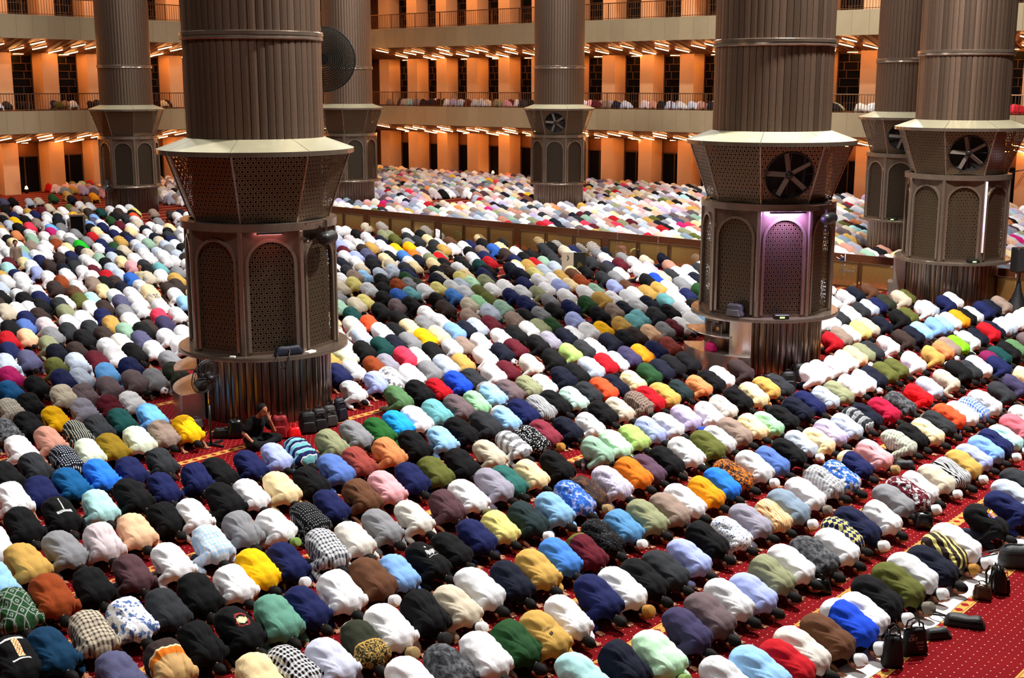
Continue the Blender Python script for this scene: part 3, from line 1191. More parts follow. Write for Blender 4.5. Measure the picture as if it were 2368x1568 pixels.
def pattern_cloth(kind, c1, c2):
    key = (kind, c1, c2)
    if key in PATCACHE:
        return PATCACHE[key]
    n, f = cloth_base('cloth_' + kind)
    A, B = lin4(c1), lin4(c2)
    co = n.coord()
    x, y, z = n.xyz(co)
    # running length down the back and across it
    def band(v, per, duty, off=0.0):
        return n.math('LESS_THAN', n.math('FRACT', n.math('ADD', n.math('DIVIDE', v, per), off + 50.0)), duty)
    if kind == 'plaid':
        a, b_ = band(x, 0.055, 0.42), band(y, 0.055, 0.42)
        s = n.math('MULTIPLY', n.math('ADD', a, b_), 0.48)
        col = n.mix(s, A, B)
    elif kind == 'lines':
        col = n.mix(band(n.math('ADD', y, n.math('MULTIPLY', x, 0.1)), 0.045, 0.25), A, B)
    elif kind == 'pin':
        col = n.mix(band(y, 0.034, 0.4), A, B)
    elif kind == 'bands':
        col = n.mix(band(x, 0.14, 0.48), A, B)
        col = n.mix(band(x, 0.14, 0.07, 0.04), col, lin4((225, 228, 232)))
    elif kind == 'diag':
        col = n.mix(band(n.math('ADD', y, n.math('MULTIPLY', x, 0.6)), 0.13, 0.38), A, B)
    elif kind == 'dots':
        fx = n.math('SUBTRACT', n.math('FRACT', n.math('DIVIDE', n.math('ADD', x, 5), 0.04)), 0.5)
        fy = n.math('SUBTRACT', n.math('FRACT', n.math('DIVIDE', n.math('ADD', y, 5), 0.04)), 0.5)
        d = n.math('ADD', n.math('POWER', fx, 2.0), n.math('POWER', fy, 2.0))
        col = n.mix(n.math('LESS_THAN', d, 0.05), A, B)
    elif kind == 'specks':
        col = n.mix(n.math('LESS_THAN', n.voronoi(co, 38), 0.2), A, B)
    elif kind == 'diamond':
        def tri(v, per):
            return n.math('ABSOLUTE', n.math('SUBTRACT', n.math('FRACT', n.math('DIVIDE', n.math('ADD', v, 5), per)), 0.5))
        s = n.math('ADD', tri(x, 0.16), tri(y, 0.13))
        ln = n.math('LESS_THAN', n.math('ABSOLUTE', n.math('SUBTRACT', s, 0.5)), 0.07)
        ce = n.math('LESS_THAN', n.math('ABSOLUTE', n.math('SUBTRACT', s, 0.14)), 0.06)
        ck = band(n.math('ADD', x, y), 0.016, 0.55)
        col = n.mix(n.math('MULTIPLY', n.math('MULTIPLY', n.math('MAXIMUM', ln, ce), ck), 0.75), A, B)
    elif kind == 'patch':
        a, b_ = band(n.math('ADD', x, y), 0.17, 0.5), band(n.math('SUBTRACT', x, y), 0.17, 0.42)
        s = n.math('ABSOLUTE', n.math('SUBTRACT', a, b_))
        w = n.math('MULTIPLY', band(x, 0.02, 0.5), 0.35)
        col = n.mix(n.math('MULTIPLY', s, n.math('SUBTRACT', 1.0, w)), A, B)
    elif kind in ('floral', 'leaf', 'batik', 'camo', 'marble'):
        sc = {'floral': 13, 'leaf': 20, 'batik': 11, 'camo': 9, 'marble': 15}[kind]
        nn = n.noise(co, sc, 3 if kind != 'camo' else 1, 0.6)
        if kind == 'leaf':
            s = n.math('LESS_THAN', n.voronoi(co, 30, 'Distance', 'F1'), 0.36)
        elif kind == 'batik':
            s = n.math('GREATER_THAN', n.math('SINE', n.math('MULTIPLY', n.math('ADD', nn, n.math('MULTIPLY', y, 1.6)), 32.0)), 0.25)
        elif kind == 'marble':
            s = n.math('MULTIPLY', n.ramp(nn, 0.42, 0.66), 0.55)
        else:
            s = n.ramp(nn, 0.5, 0.56)
        col = n.mix(s, A, B)
    elif kind == 'hem':
        near = n.math('GREATER_THAN', x, 0.13)
        nn = n.noise(co, 40, 2, 0.7)
        s = n.math('MULTIPLY', near, n.math('GREATER_THAN', nn, 0.52))
        edge = n.math('MULTIPLY', n.math('GREATER_THAN', x, 0.11), n.math('LESS_THAN', x, 0.128))
        col = n.mix(n.math('MAXIMUM', s, edge), A, B)
        col = n.mix(n.math('LESS_THAN', x, -0.27), col, lin4((216, 214, 190)))
    elif kind == 'band':
        col = n.mix(n.math('GREATER_THAN', x, 0.05), A, lin4((196, 158, 104)))
        col = n.mix(n.math('MULTIPLY', n.math('GREATER_THAN', x, -0.03), n.math('LESS_THAN', x, 0.05)), col, B)
        col = n.mix(n.math('MULTIPLY', n.math('GREATER_THAN', x, -0.055), n.math('LESS_THAN', x, -0.03)), col, lin4((236, 214, 168)))
    elif kind == 'waist':
        col = n.mix(n.math('LESS_THAN', x, -0.16), A, B)
    else:
        col = A
    n.base(n.mul(col, n.grey(f, 0.92, 1.07)))
    PATCACHE[key] = n.m
    return n.m


M['cloth'] = make_cloth()


def make_skin():
    n = NT('skin')
    n.pr(0.55, 0, 0.35)
    n.bsdf.inputs['Subsurface Weight'].default_value = 0.0
    f = n.noise(n.coord(), 14, 4)
    n.base(n.mix(f, lin4((128, 76, 50)), lin4((196, 132, 98))))
    return n.m


M['skin'] = make_skin()
nh = NT('black_hair')
nh.pr(0.75, 0, 0.15)
nh.base(n_ if False else nh.mix(nh.noise(nh.coord(), 60, 3), lin4((9, 8, 8)), lin4((26, 23, 21))))
nh.bump(nh.noise(nh.coord(), 120, 3), 0.4, 0.004)
M['hair'] = nh.m
nc = NT('knitted_cap')
nc.pr(0.85)
ci = nc.n.new('ShaderNodeObjectInfo')
nc.base(nc.mul(ci.outputs['Color'], nc.grey(nc.voronoi(nc.coord(), 70), 0.86, 1.06)))
nc.bump(nc.voronoi(nc.coord(), 90), 0.4, 0.003)
M['cap'] = nc.m

NV = 3
WARP[0] = True
BODY = [make_body(v) for v in range(NV)]
SHIRT = [make_shirt(v, v != 1) for v in range(NV)] + [make_shirt(0, True)]
TROU = [make_trousers(v) for v in range(NV)]
HAIR = [make_hair(v) for v in range(NV)]
CAPM = [make_cap(v) for v in range(NV)]
for ml, k in ((BODY, 'skin'), (SHIRT, 'cloth'), (TROU, 'cloth'), (HAIR, 'hair'), (CAPM, 'cap')):
    for me in ml:
        me.materials.clear()
        me.materials.append(M[k])
WARP[0] = False
SHBVH = []
for me in SHIRT[:NV]:
    SHBVH.append(BVHTree.FromPolygons([v.co.copy() for v in me.vertices], [tuple(p.vertices) for p in me.polygons]))


def unproj(px, py, z):
    a = (px - 1184.0) / FPX
    u = -(py - 784.0) / FPX
    dy = math.cos(PITCH) + u * math.sin(PITCH)
    dz = -math.sin(PITCH) + u * math.cos(PITCH)
    t = (z - EYE) / dz
    return a * t, dy * t


def proj(x, y, z):
    Z = z - EYE
    d = y * math.cos(PITCH) - Z * math.sin(PITCH)
    up = y * math.sin(PITCH) + Z * math.cos(PITCH)
    return 1184 + FPX * x / d, 784 - FPX * up / d


DATA = """50 1213 K;138 1190 K p=tawheed;226 1166 x;238 1252 p1 ;312 1224 A;378 1190 K;448 1186 W;516 1155 K;552 1220 g;58 1296 T;145 1266 g;-8 1262 W;-6 1345 b;212 1346 K;305 1318 D2;400 1296 W;487 1256 w p=plaid:b;540 1340 W;590 1312 Y;35 1406 G p=diamond:w;117 1376 r;458 1372 K;385 1402 k;300 1428 W p=floral:s2;210 1460 e p=plaid:D;120 1500 n2;35 1520 K p=poster;458 1480 K;548 1450 K p=moto;388 1528 D p=band:O;272 1556 u;590 1562 C;
635 1208 W c=green;720 1197 K p=dots:g;762 1163 N;662 1296 N c=white;754 1268 w p=plaid:n;817 1241 w2;880 1214 g;955 1192 w2;1032 1166 D2;1098 1236 N;1150 1212 y;640 1426 q2;708 1400 N;785 1366 W;860 1338 m c=white;920 1316 b2;990 1292 K p=mosque;1042 1262 K;1104 1356 w;1058 1396 e c=white;978 1416 K c=black;896 1448 W c=tan;838 1482 o2 p=hem:T;765 1518 l2;672 1540 K p=plaid:W;1032 1535 k p=marble:g;942 1568 W c=white;1117 1508 W;1190 1482 G;1185 1340 n;
1218 1196 k2 c=white;1283 1176 b3;1392 1238 K p=specks:g;1436 1209 B2 c=white;1496 1192 v;1552 1174 t;1296 1286 B3;1360 1272 M p=waist:o;1245 1315 T;1596 1284 l;1628 1246 K;1690 1226 W p=leaf:s2;1733 1198 g2;1540 1312 k;1490 1340 K;1438 1356 W c=ochre;1378 1374 N;1312 1422 W;1264 1466 T p=slogan;1588 1452 u2;1640 1420 t2;1680 1380 w;1742 1362 l;1778 1325 v;1528 1508 J2 c=green;1440 1534 n;1340 1564 x;1752 1550 b;1665 1566 w;
1788 1188 C p=lines:O;1828 1172 s3 c=white;1980 1216 n p=pin:N c=white;2040 1193 W;1946 1228 N p=patch:y;1941 1261 W;1884 1281 k p=marble:g;1826 1298 W;2281 1202 K p=cartoon;2213 1200 J p=floral:v;2213 1254 W c=white;2186 1268 D p=diag:y c=ochre;2161 1303 n;2111 1321 w c=white;2078 1351 o c=grey;2028 1376 K c=white;2001 1411 W;1966 1438 S p=waist:w c=white;1916 1463 m c=white;1853 1498 w2;1821 1526 R;2332 1172 N;
18 943 e p=plaid:g;62 931 K;62 977 K;125 965 Y;191 950 g2;250 936 M;300 925 W c=white;271 970 Q;343 959 b4;221 986 k;175 999 k2 p=lines:e;114 1018 i;46 1036 W;14 995 k p=marble:g;253 1027 o3;314 1013 J;371 999 t;428 990 Y;200 1041 J;152 1063 n p=dots:w;77 1075 k;12 1100 K;229 1095 U;161 1115 B4;300 1081 N;371 1063 k;375 1125 N;89 1131 N;304 1145 K;28 1152 W;
450 1101 N;502 1087 K;575 1069 N;634 1050 l;693 1041 N p=bands:q;766 1023 v;820 1003 g;773 1082 B5;825 1065 r2;721 1110 K;650 1126 C;575 1137 W;835 1145 m;877 994 G2;918 976 U2;962 967 W;1006 952 q;1060 940 t2;1100 928 j;1121 979 k;1166 965 b p=waist:w;1207 952 N;1064 994 K;1021 1011 b;955 1026 K;896 1045 O2;1130 1045 e;1184 1026 w p=bands:g;1227 1013 K p=leaf:w;1066 1069 K;1005 1088 o;950 1104 N;893 1126 p;1171 1108 Q2;1139 1119 g2;1079 1142 W c=olive;1225 1092 C;
1246 941 g p=lines:w;1255 997 M2 c=ochre;1311 986 n;1366 977 W c=white;1385 950 K;1428 943 e;1474 930 t p=plaid:D;1464 1006 j2;1500 992 l;1543 977 w;1584 963 V c=blue;1380 1040 j3;1421 1024 J2;1289 1076 K;1459 1092 O;1496 1079 P2;1539 1063 K;1584 1045 W;1414 1117 V p=plaid:w;1352 1133 D p=camo:m c=tan;1327 1152 B p=floral:l;1585 1157 W;1632 1135 O3;1644 955 W;1672 938 w2;1696 997 t;1736 983 C;1779 976 j;1814 963 K;1844 946 n;1637 1029 o;1661 1013 w;1693 1095 D p=batik:O;1670 1115 U;1743 1079 w c=white;1784 1065 B5;1825 1044 K;1848 1020 s c=white;1895 1017 C;1916 997 V;1954 983 s;1975 967 k p=bands:g;2000 958 n;2014 1047 p c=tan;1972 1068 N p=waist:C;1942 1102 B p=floral:w;1900 1113 g p=plaid:w;1861 1138 W c=grey;
2044 945 R2;2082 932 k p=marble:g;2186 958 Z;2222 952 W;2254 945 B p=plaid:w;2280 931 w;2140 995 C;2162 976 k;2073 1016 v p=plaid:w;2105 1005 K;2320 1006 x c=white;2345 988 p2;2352 962 W;2292 1020 N c=white;2278 1036 b2;2250 1050 l;2226 1068 T c=white;2196 1088 w p=pin:K;2162 1100 e c=white;2118 1122 W;2096 1138 M p=floral:w c=white;2060 1152 g;2341 1140 s;2352 1115 k;2308 1160 n;
15 691 K;41 691 K p=plaid:W;59 686 w;93 691 N p=floral:B;132 697 W;167 691 o;202 690 x;232 700 k;266 698 u;262 715 D;297 708 W;340 704 W;378 697 e p=jersey;414 697 b;24 712 W;57 710 w;87 708 K;118 716 n;157 710 k p=plaid:g;193 708 W;221 721 p;307 728 g;349 726 P;398 736 u;424 730 w;28 726 e;78 726 D;84 743 N;130 736 B p=floral:b;172 728 v;178 749 W;218 745 W;261 737 N;322 753 D;361 747 u2;402 764 K;10 758 K;41 751 B5;90 764 w;127 758 p1;225 771 D;273 762 j3;307 781 u;350 770 K;387 792 g;8 784 R;47 775 A p=floral:m;45 796 K;97 792 v;140 780 g;180 779 K;216 796 N;265 790 w2;341 806 W;382 831 g;413 829 K p=leaf:w;10 808 N;55 829 u;115 814 n;162 808 D;208 829 M p=bands:n;253 823 W;294 814 K;333 834 n;392 860 o2;10 842 s;112 844 o;164 838 s;52 853 K;295 850 N;245 864 b4;352 876 g c=white;18 870 F;178 871 s;134 877 N;300 880 t2;243 894 t2;74 888 K;15 902 B4;135 912 e;190 908 t2;
801 751 w2;842 745 Z;861 765 W;884 747 g;897 761 K;934 756 C;973 750 g;1015 744 w;998 772 C;971 781 Y;1037 765 b2;1065 760 n;1092 756 s;1129 750 M;1143 775 W;1097 786 W;826 779 s;941 790 g;902 795 n;1065 797 t;1031 800 w;1147 811 n;1173 802 M;989 811 K p=dots:R;826 807 K;870 800 Q;928 825 P;1111 823 W;1065 838 T p=dots:o;1022 845 s;962 823 w2;1166 853 M;792 822 J p=floral:v;806 852 w;858 843 r;891 839 g2;985 853 g;946 866 W;1131 861 W;776 864 N;898 875 W p=floral:g;856 877 l;1051 882 S;1088 875 k;813 900 w;1168 896 t2;1005 894 R;960 903 K;913 917 v2;1125 908 b p=waist:g;
1206 760 W;1238 757 v;1270 751 G;1336 744 l;1310 772 w;1297 778 n;1353 766 W;1390 760 Y;1429 749 T;1465 744 q;1461 777 D p=batik:e;1491 768 A;1524 760 g;1546 755 M;1574 753 W;1195 775 K;1255 785 g2;1229 792 K;1433 783 K;1398 790 n;1366 803 W;1537 798 r2;1507 807 N;1190 803 R2;1271 827 K;1305 814 j2;1338 807 k;1444 825 u2 p=plaid:g;1478 818 O3;1548 846 K;1219 840 w2;1238 836 N;1418 835 W;1394 842 R;1361 851 s;1331 863 K;1494 863 G;1524 855 n;1180 855 M;1214 889 v;1257 885 W;1299 870 n;1418 889 n;1459 876 C;1567 898 k2;1533 911 T;1184 902 t2;1392 896 Z;1357 905 k;1322 918 J3;1500 922 R;1281 931 K;
1613 887 O2;1645 880 K;1666 869 W;1705 921 K;1746 914 C;1766 892 T;1805 889 k;1868 931 N;1902 915 s;1934 905 v;1958 888 W;1986 878 W;
1943 687 w;1933 700 w;1950 676 n;1988 668 m;1972 715 k;1998 711 s;2017 703 N;2037 699 o2;2121 713 W;2141 711 s;2090 726 o;2112 726 J3;2080 736 K;2210 736 O3;2233 732 K p=plaid:w;2255 728 w;2057 736 N;2037 748 n;2172 750 b;2149 754 b2;2186 742 W;2129 756 w;2115 764 b;2104 773 n;2086 783 D p=floral:t;1996 756 e;1976 762 y;1957 771 W;1939 779 t;1923 787 R;2333 742 W;2321 750 s;2306 754 s;2294 762 n;2278 766 R;2257 779 n;2235 785 w;2210 795 L;2184 801 t;2166 805 O2;2153 820 T;2360 726 e;2049 795 W;2012 809 k;1986 813 v;1972 822 A;2335 803 v2;2318 809 K;2298 819 Q;2290 832 F2;2263 848 W;2357 787 t2;2363 766 C;2235 854 k;2200 856 K;2184 877 e;2163 879 W;2143 893 s;2119 909 R3;2106 836 W;2063 848 o;2041 860 o;2017 873 n;2314 907 k;2339 891 u2;2353 870 C;2349 850 N;
14 467 u;37 466 K;62 466 s;88 465 e;118 457 G;160 451 T;168 460 n;195 462 m;211 455 O3;223 458 B;14 483 K;48 487 W;68 491 T;87 486 M;107 488 o;122 482 e;138 489 W;163 483 o;175 473 W;203 478 w;163 500 Y;182 499 o;205 492 D;235 490 Q;28 512 Y;52 510 K;77 506 w;5 532 T;123 510 n;148 508 W;160 515 g;215 512 u;262 510 G;290 505 k;300 502 Z;325 492 y;318 512 w;275 522 M;47 529 K;78 528 P;105 522 w;122 530 b4;150 529 g;130 540 F;96 537 W;57 540 w;40 546 O2;20 556 K;216 530 K;270 533 W;300 537 C;330 540 W;365 527 W;220 548 R;268 542 N;240 552 w;292 548 n;33 565 C;58 566 C;80 553 j3;108 549 W;135 557 t;160 551 W;190 554 k;212 560 g;280 560 T;305 558 N;330 555 w;240 565 N;45 581 j3;68 583 N;90 576 W;118 570 W;145 568 r;162 574 C;193 571 L2;217 573 W;244 576 W;272 573 G;187 580 K;20 580 W;140 582 W;63 597 b2;95 594 W;120 592 W;140 597 D;178 597 N;205 590 e;230 590 T;212 606 w;240 601 j3;262 590 K;272 598 s;285 580 e;322 575 s;345 576 j3;305 600 W;335 596 W;70 610 C;85 620 W;105 605 N;113 612 D;22 624 x;8 607 M;135 612 D;148 622 n;180 620 k;247 610 K;283 612 w;310 617 p;345 615 k;372 603 w;395 602 w;420 610 W;90 630 l;55 640 N;20 643 T;130 645 W;165 638 W;202 632 W;235 632 M;225 645 W;262 642 R;270 625 s;290 638 s;312 648 B;350 643 e;362 620 q;385 640 W;398 628 g;415 650 T;25 655 w;50 660 w;80 665 o2;115 665 D;155 655 r;155 675 m;185 665 w;225 660 t;245 655 K;282 655 D;300 670 n;345 665 w;365 680 C;390 660 D;405 672 D;
792 536 w;815 535 w;835 525 e;868 530 n;892 525 W;925 530 K;955 540 W;975 545 K;1000 535 w;1027 543 W;1055 545 G;1085 548 W;1122 554 C;1145 552 K;1180 560 k;838 543 K;820 556 p1;795 550 s;870 555 n;890 545 v;915 545 v;930 556 o;948 550 k;900 561 b;800 571 l;820 570 w;843 566 W;868 567 W;815 585 M;848 577 D;880 577 T;897 575 Y;915 570 s;942 573 Y;965 565 g;975 572 K;1000 562 W;1025 570 k;985 578 K;1045 562 m;1070 565 N;1062 577 W;1085 573 W;1105 578 t;1130 567 K;1145 580 R;1165 580 B;1185 590 D;785 592 w;810 597 W;840 595 l;860 590 u;885 592 K;912 583 W;935 597 w;955 595 B3;978 592 O;1000 590 v;1010 600 v;1030 597 R3;1037 580 T;1060 595 o;1085 597 w;1105 587 K;1110 605 R;1140 598 N;785 610 n;820 615 K;845 613 K;905 600 C;880 605 n;925 615 e;965 608 W;992 610 C;1022 615 W;1040 612 K;1075 605 K;1150 610 W;1175 613 C;1128 617 Q;825 630 k;855 625 e;885 620 W;912 615 n;950 625 k;975 625 e;1025 632 K;1055 630 D;1080 625 W;1110 625 K;1140 635 N;1170 630 v;790 635 n;832 643 t;862 642 b;893 635 s;925 635 N;960 645 G;975 645 K;1000 643 e;1020 650 n;1045 655 s;1070 650 J2;1090 645 y;1115 645 n;1145 655 v;1170 650 K;800 655 y;808 670 e;835 670 w;870 665 K;898 658 r;928 655 g;960 655 o2;930 675 q;965 670 W;995 665 y;1025 680 B3;1055 675 w;1095 665 O;1130 680 o;1160 680 N;1185 675 w;865 685 K;900 680 B;925 695 W;960 690 O3;1000 690 K;1010 710 D;1065 690 K;1085 695 j;1110 690 o;1165 700 W;830 695 y;790 690 g;850 710 e;900 705 t2;945 715 n;975 710 K;1035 700 v;1050 720 K;1105 715 s;1140 710 j3;1160 730 s;1180 725 Z;1010 730 W;910 725 K;800 725 Q;
1195 560 k;1240 565 K;1260 562 C;1285 568 W;1300 575 K;1320 572 w;1345 582 N;1365 577 W;1392 575 W;1405 590 g;1420 585 n;1455 585 y;1473 600 e;1495 592 n;1520 590 n;1210 590 K;1265 575 k;1285 590 k;1230 600 K;1265 600 k;1325 585 e;1355 600 s;1380 597 W;1410 610 M;1445 605 W;1460 598 g;1505 605 k;1535 605 C;1555 600 n;1590 597 t;1605 617 w;1215 605 N;1213 622 W;1240 617 T;1262 617 s;1290 615 k;1300 610 W;1330 625 K;1360 615 o;1385 615 N;1405 615 t;1430 625 k;1455 620 g;1485 620 V;1525 630 w;1545 625 n;1575 620 i;1205 625 n;1200 635 n;1240 640 M;1260 635 y;1280 637 T;1300 630 C;1325 650 r;1350 640 m;1375 640 k;1388 635 O3;1412 632 W;1450 645 g;1475 640 Y;1500 632 w;1505 650 K;1540 650 S;1570 650 W;1590 645 n;1595 670 G;1210 655 N;1245 665 W;1280 660 l;1300 655 C;1340 665 Q;1375 660 K;1405 660 l;1430 650 n;1445 675 W;1475 680 n;1480 665 m;1520 680 T;1545 685 W;1580 680 N;1200 675 l;1240 685 e;1270 680 v;1305 685 W;1365 690 T;1340 700 G;1390 690 g;1410 690 W;1460 705 w;1490 700 n;1535 705 j3;1565 700 q;1600 695 w;1590 705 K;1195 700 N;1215 720 B;1260 715 K;1285 715 m;1310 710 N;1395 715 t;1420 710 n;1370 725 K;1335 725 b2;1305 735 N;1425 735 T;1455 735 q;1490 725 k;1510 725 W;1255 745 G;1595 735 b;1580 740 W"""
LIST = []
for tok in DATA.replace('\n', '').split(';'):
    w = tok.split()
    if len(w) < 3:
        continue
    d = dict(px=float(w[0]), py=float(w[1]), c=w[2], cap=None, pat=None, c2=None)
    for e in w[3:]:
        if e.startswith('c='):
            d['cap'] = e[2:]
        elif e.startswith('p='):
            q = e[2:].split(':')
            d['pat'] = q[0]
            d['c2'] = q[1] if len(q) > 1 else None
    x, y = unproj(d['px'], d['py'], 0.355)
    v = Vector((x, y)) - HC
    u, s = v.dot(FD), v.dot(RD)
    k = round((u + 0.461) / 1.276)
    ur = -0.461 + 1.276 * k
    d['row'] = k
    far = min(1.0, max(0.0, (math.hypot(x, y) - 22) / 12))
    u = ur + (u - ur) * (0.75 - 0.5 * far)
    d['u'], d['s'] = u, s
    if any(abs(o['u'] - u) < 0.6 and abs(o['s'] - s) < 0.27 for o in LIST):
        continue
    p = hw(u, s)
    d['x'], d['y'] = p.x, p.y
    d['dist'] = math.hypot(p.x, p.y)
    # nobody inside a column or its shelf unit
    if any((Vector((p.x, p.y)) - c).length < 1.75 for c, a in COLS):
        for c, a in COLS:
            off = Vector((p.x, p.y)) - c
            if off.length < 1.75:
                off = off.normalized() * 1.8
                d['x'], d['y'] = c.x + off.x, c.y + off.y
    LIST.append(d)
LIST.sort(key=lambda d: d['dist'])
NPER = 286
NEAR = LIST[:NPER] + [d for d in LIST[NPER:] if d['pat'] == 'jersey']
REST = [d for d in LIST[NPER:] if d['pat'] != 'jersey']

DARKS = [(22, 22, 24), (30, 30, 34), (40, 38, 38), (24, 28, 40), (56, 52, 46), (120, 110, 92), (70, 66, 60), (36, 46, 62)]


def describe(d, short=False):
    nm = PAL[d['c']][1]
    pt = d['pat']
    if pt in ('plaid',):
        nm = nm + ' plaid'
    elif pt in ('lines', 'pin', 'bands', 'diag', 'band'):
        nm = nm + ' striped'
    elif pt in ('dots', 'specks'):
        nm = nm + ' dotted'
    elif pt in ('floral', 'leaf', 'batik', 'camo', 'diamond', 'patch'):
        nm = nm + ' patterned'
    elif pt == 'marble':
        nm = nm + ' mottled'
    elif pt in ('tawheed', 'poster', 'moto', 'mosque', 'slogan', 'cartoon', 'jersey'):
        nm = nm + ' printed'
    return nm


# neighbours in the row decide the wording of each label
byrow = {}
for d in NEAR:
    byrow.setdefault(d['row'], []).append(d)
for k, l in byrow.items():
    l.sort(key=lambda d: d['s'])
    for i, d in enumerate(l):
        d['L'] = l[i - 1] if i > 0 and d['s'] - l[i - 1]['s'] < 1.3 else None
        d['R'] = l[i + 1] if i + 1 < len(l) and l[i + 1]['s'] - d['s'] < 1.3 else None
used = {}


def words(s):
    return len(s.split())


def label_for(d):
    me = describe(d)
    cap = (' and %s cap' % d['cap']) if d['cap'] else ''
    L = describe(d['L']) if d['L'] else None
    R = describe(d['R']) if d['R'] else None
    if L and R:
        rel = 'between %s and %s' % (L, R)
    elif L or R:
        rel = 'beside %s at the row end' % (L or R)
    else:
        rel = 'apart from the others'
    F = None
    for o in byrow.get(d['row'] + 1, []):
        if F is None or abs(o['s'] - d['s']) < abs(F['s'] - d['s']):
            F = o
    B = None
    for o in byrow.get(d['row'] - 1, []):
        if B is None or abs(o['s'] - d['s']) < abs(B['s'] - d['s']):
            B = o
    opts = ['prostrating person in %s shirt%s, %s' % (me, cap, rel),
            'person bowed in %s%s, %s' % (me, cap, rel)]
    if F:
        opts.append('person bowed in %s%s, %s, behind %s' % (me, cap, rel, describe(F)))
    if B:
        opts.append('person bowed in %s%s, %s, in front of %s' % (me, cap, rel, describe(B)))
    if F and B:
        opts.append('bowed in %s, %s, behind %s, before %s' % (me, rel, describe(F), describe(B)))
    for o in opts:
        if o not in used and words(o) <= 16 and not (o.startswith('person bowed in') and o.count(',') == 1):
            used[o] = 1
            return o
    o = opts[-1]
    o = ' '.join(o.split()[:16])
    used[o] = used.get(o, 0) + 1
    return o


print_white = plain('white_print', (235, 235, 232), 0.8)
print_black = plain('black_print', (14, 14, 14), 0.8)
print_red = plain('red_print', (220, 60, 50), 0.8)
print_cream = plain('cream_print', (232, 222, 170), 0.8)
print_orange = plain('orange_print', (238, 120, 40), 0.8)
print_blue = plain('blue_print', (110, 100, 200), 0.8)
print_yellow = plain('yellow_print', (250, 200, 50), 0.8)


def drape(points, faces, v, x0, y0, mat, parent, name, off=0.006):
    """lay a flat outline (tx right, ty up) on the back of a shirt: up is towards the neck, right is towards -y"""
    bv = SHBVH[v]
    vs = []
    for (tx, ty) in points:
        px, py = x0 + ty, y0 - tx
        h = bv.ray_cast(Vector((px, py, 1.0)), Vector((0, 0, -1)))
        z = h[0].z if h[0] is not None else 0.3
        vs.append((px, py, z + off))
    me = mesh_from(vs, faces, name)
    me.materials.append(mat)
    return link(name, me, parent)


def grid_rect(x0, x1, y0, y1, nx=10, ny=6, keep=None):
    pts, fs = [], []
    for j in range(ny + 1):
        for i in range(nx + 1):
            pts.append((x0 + (x1 - x0) * i / nx, y0 + (y1 - y0) * j / ny))
    for j in range(ny):
        for i in range(nx):
            cx, cy = x0 + (x1 - x0) * (i + 0.5) / nx, y0 + (y1 - y0) * (j + 0.5) / ny
            if keep is None or keep(cx, cy):
                a = j * (nx + 1) + i
                fs.append((a, a + 1, a + nx + 2, a + nx + 1))
    return pts, fs


def text_geo(s, size, arc=None, flip=1):
    cu = bpy.data.curves.new('t', 'FONT')
    cu.body = s
    cu.size = size
    cu.align_x = 'CENTER'
    cu.align_y = 'CENTER'
    cu.resolution_u = 2
    ob = bpy.data.objects.new('t', cu)
    COL.objects.link(ob)
    dg = bpy.context.evaluated_depsgraph_get()
    me = bpy.data.meshes.new_from_object(ob.evaluated_get(dg))
    pts = [(v.co.x, v.co.y) for v in me.vertices]
    fs = [tuple(p.vertices) for p in me.polygons]
    bpy.data.objects.remove(ob)
    if arc:
        q = []
        for (x, y) in pts:
            t = x / arc
            r = arc + y * flip
            q.append((r * math.sin(t), (r * math.cos(t)) * flip))
        pts = q
    return pts, fs


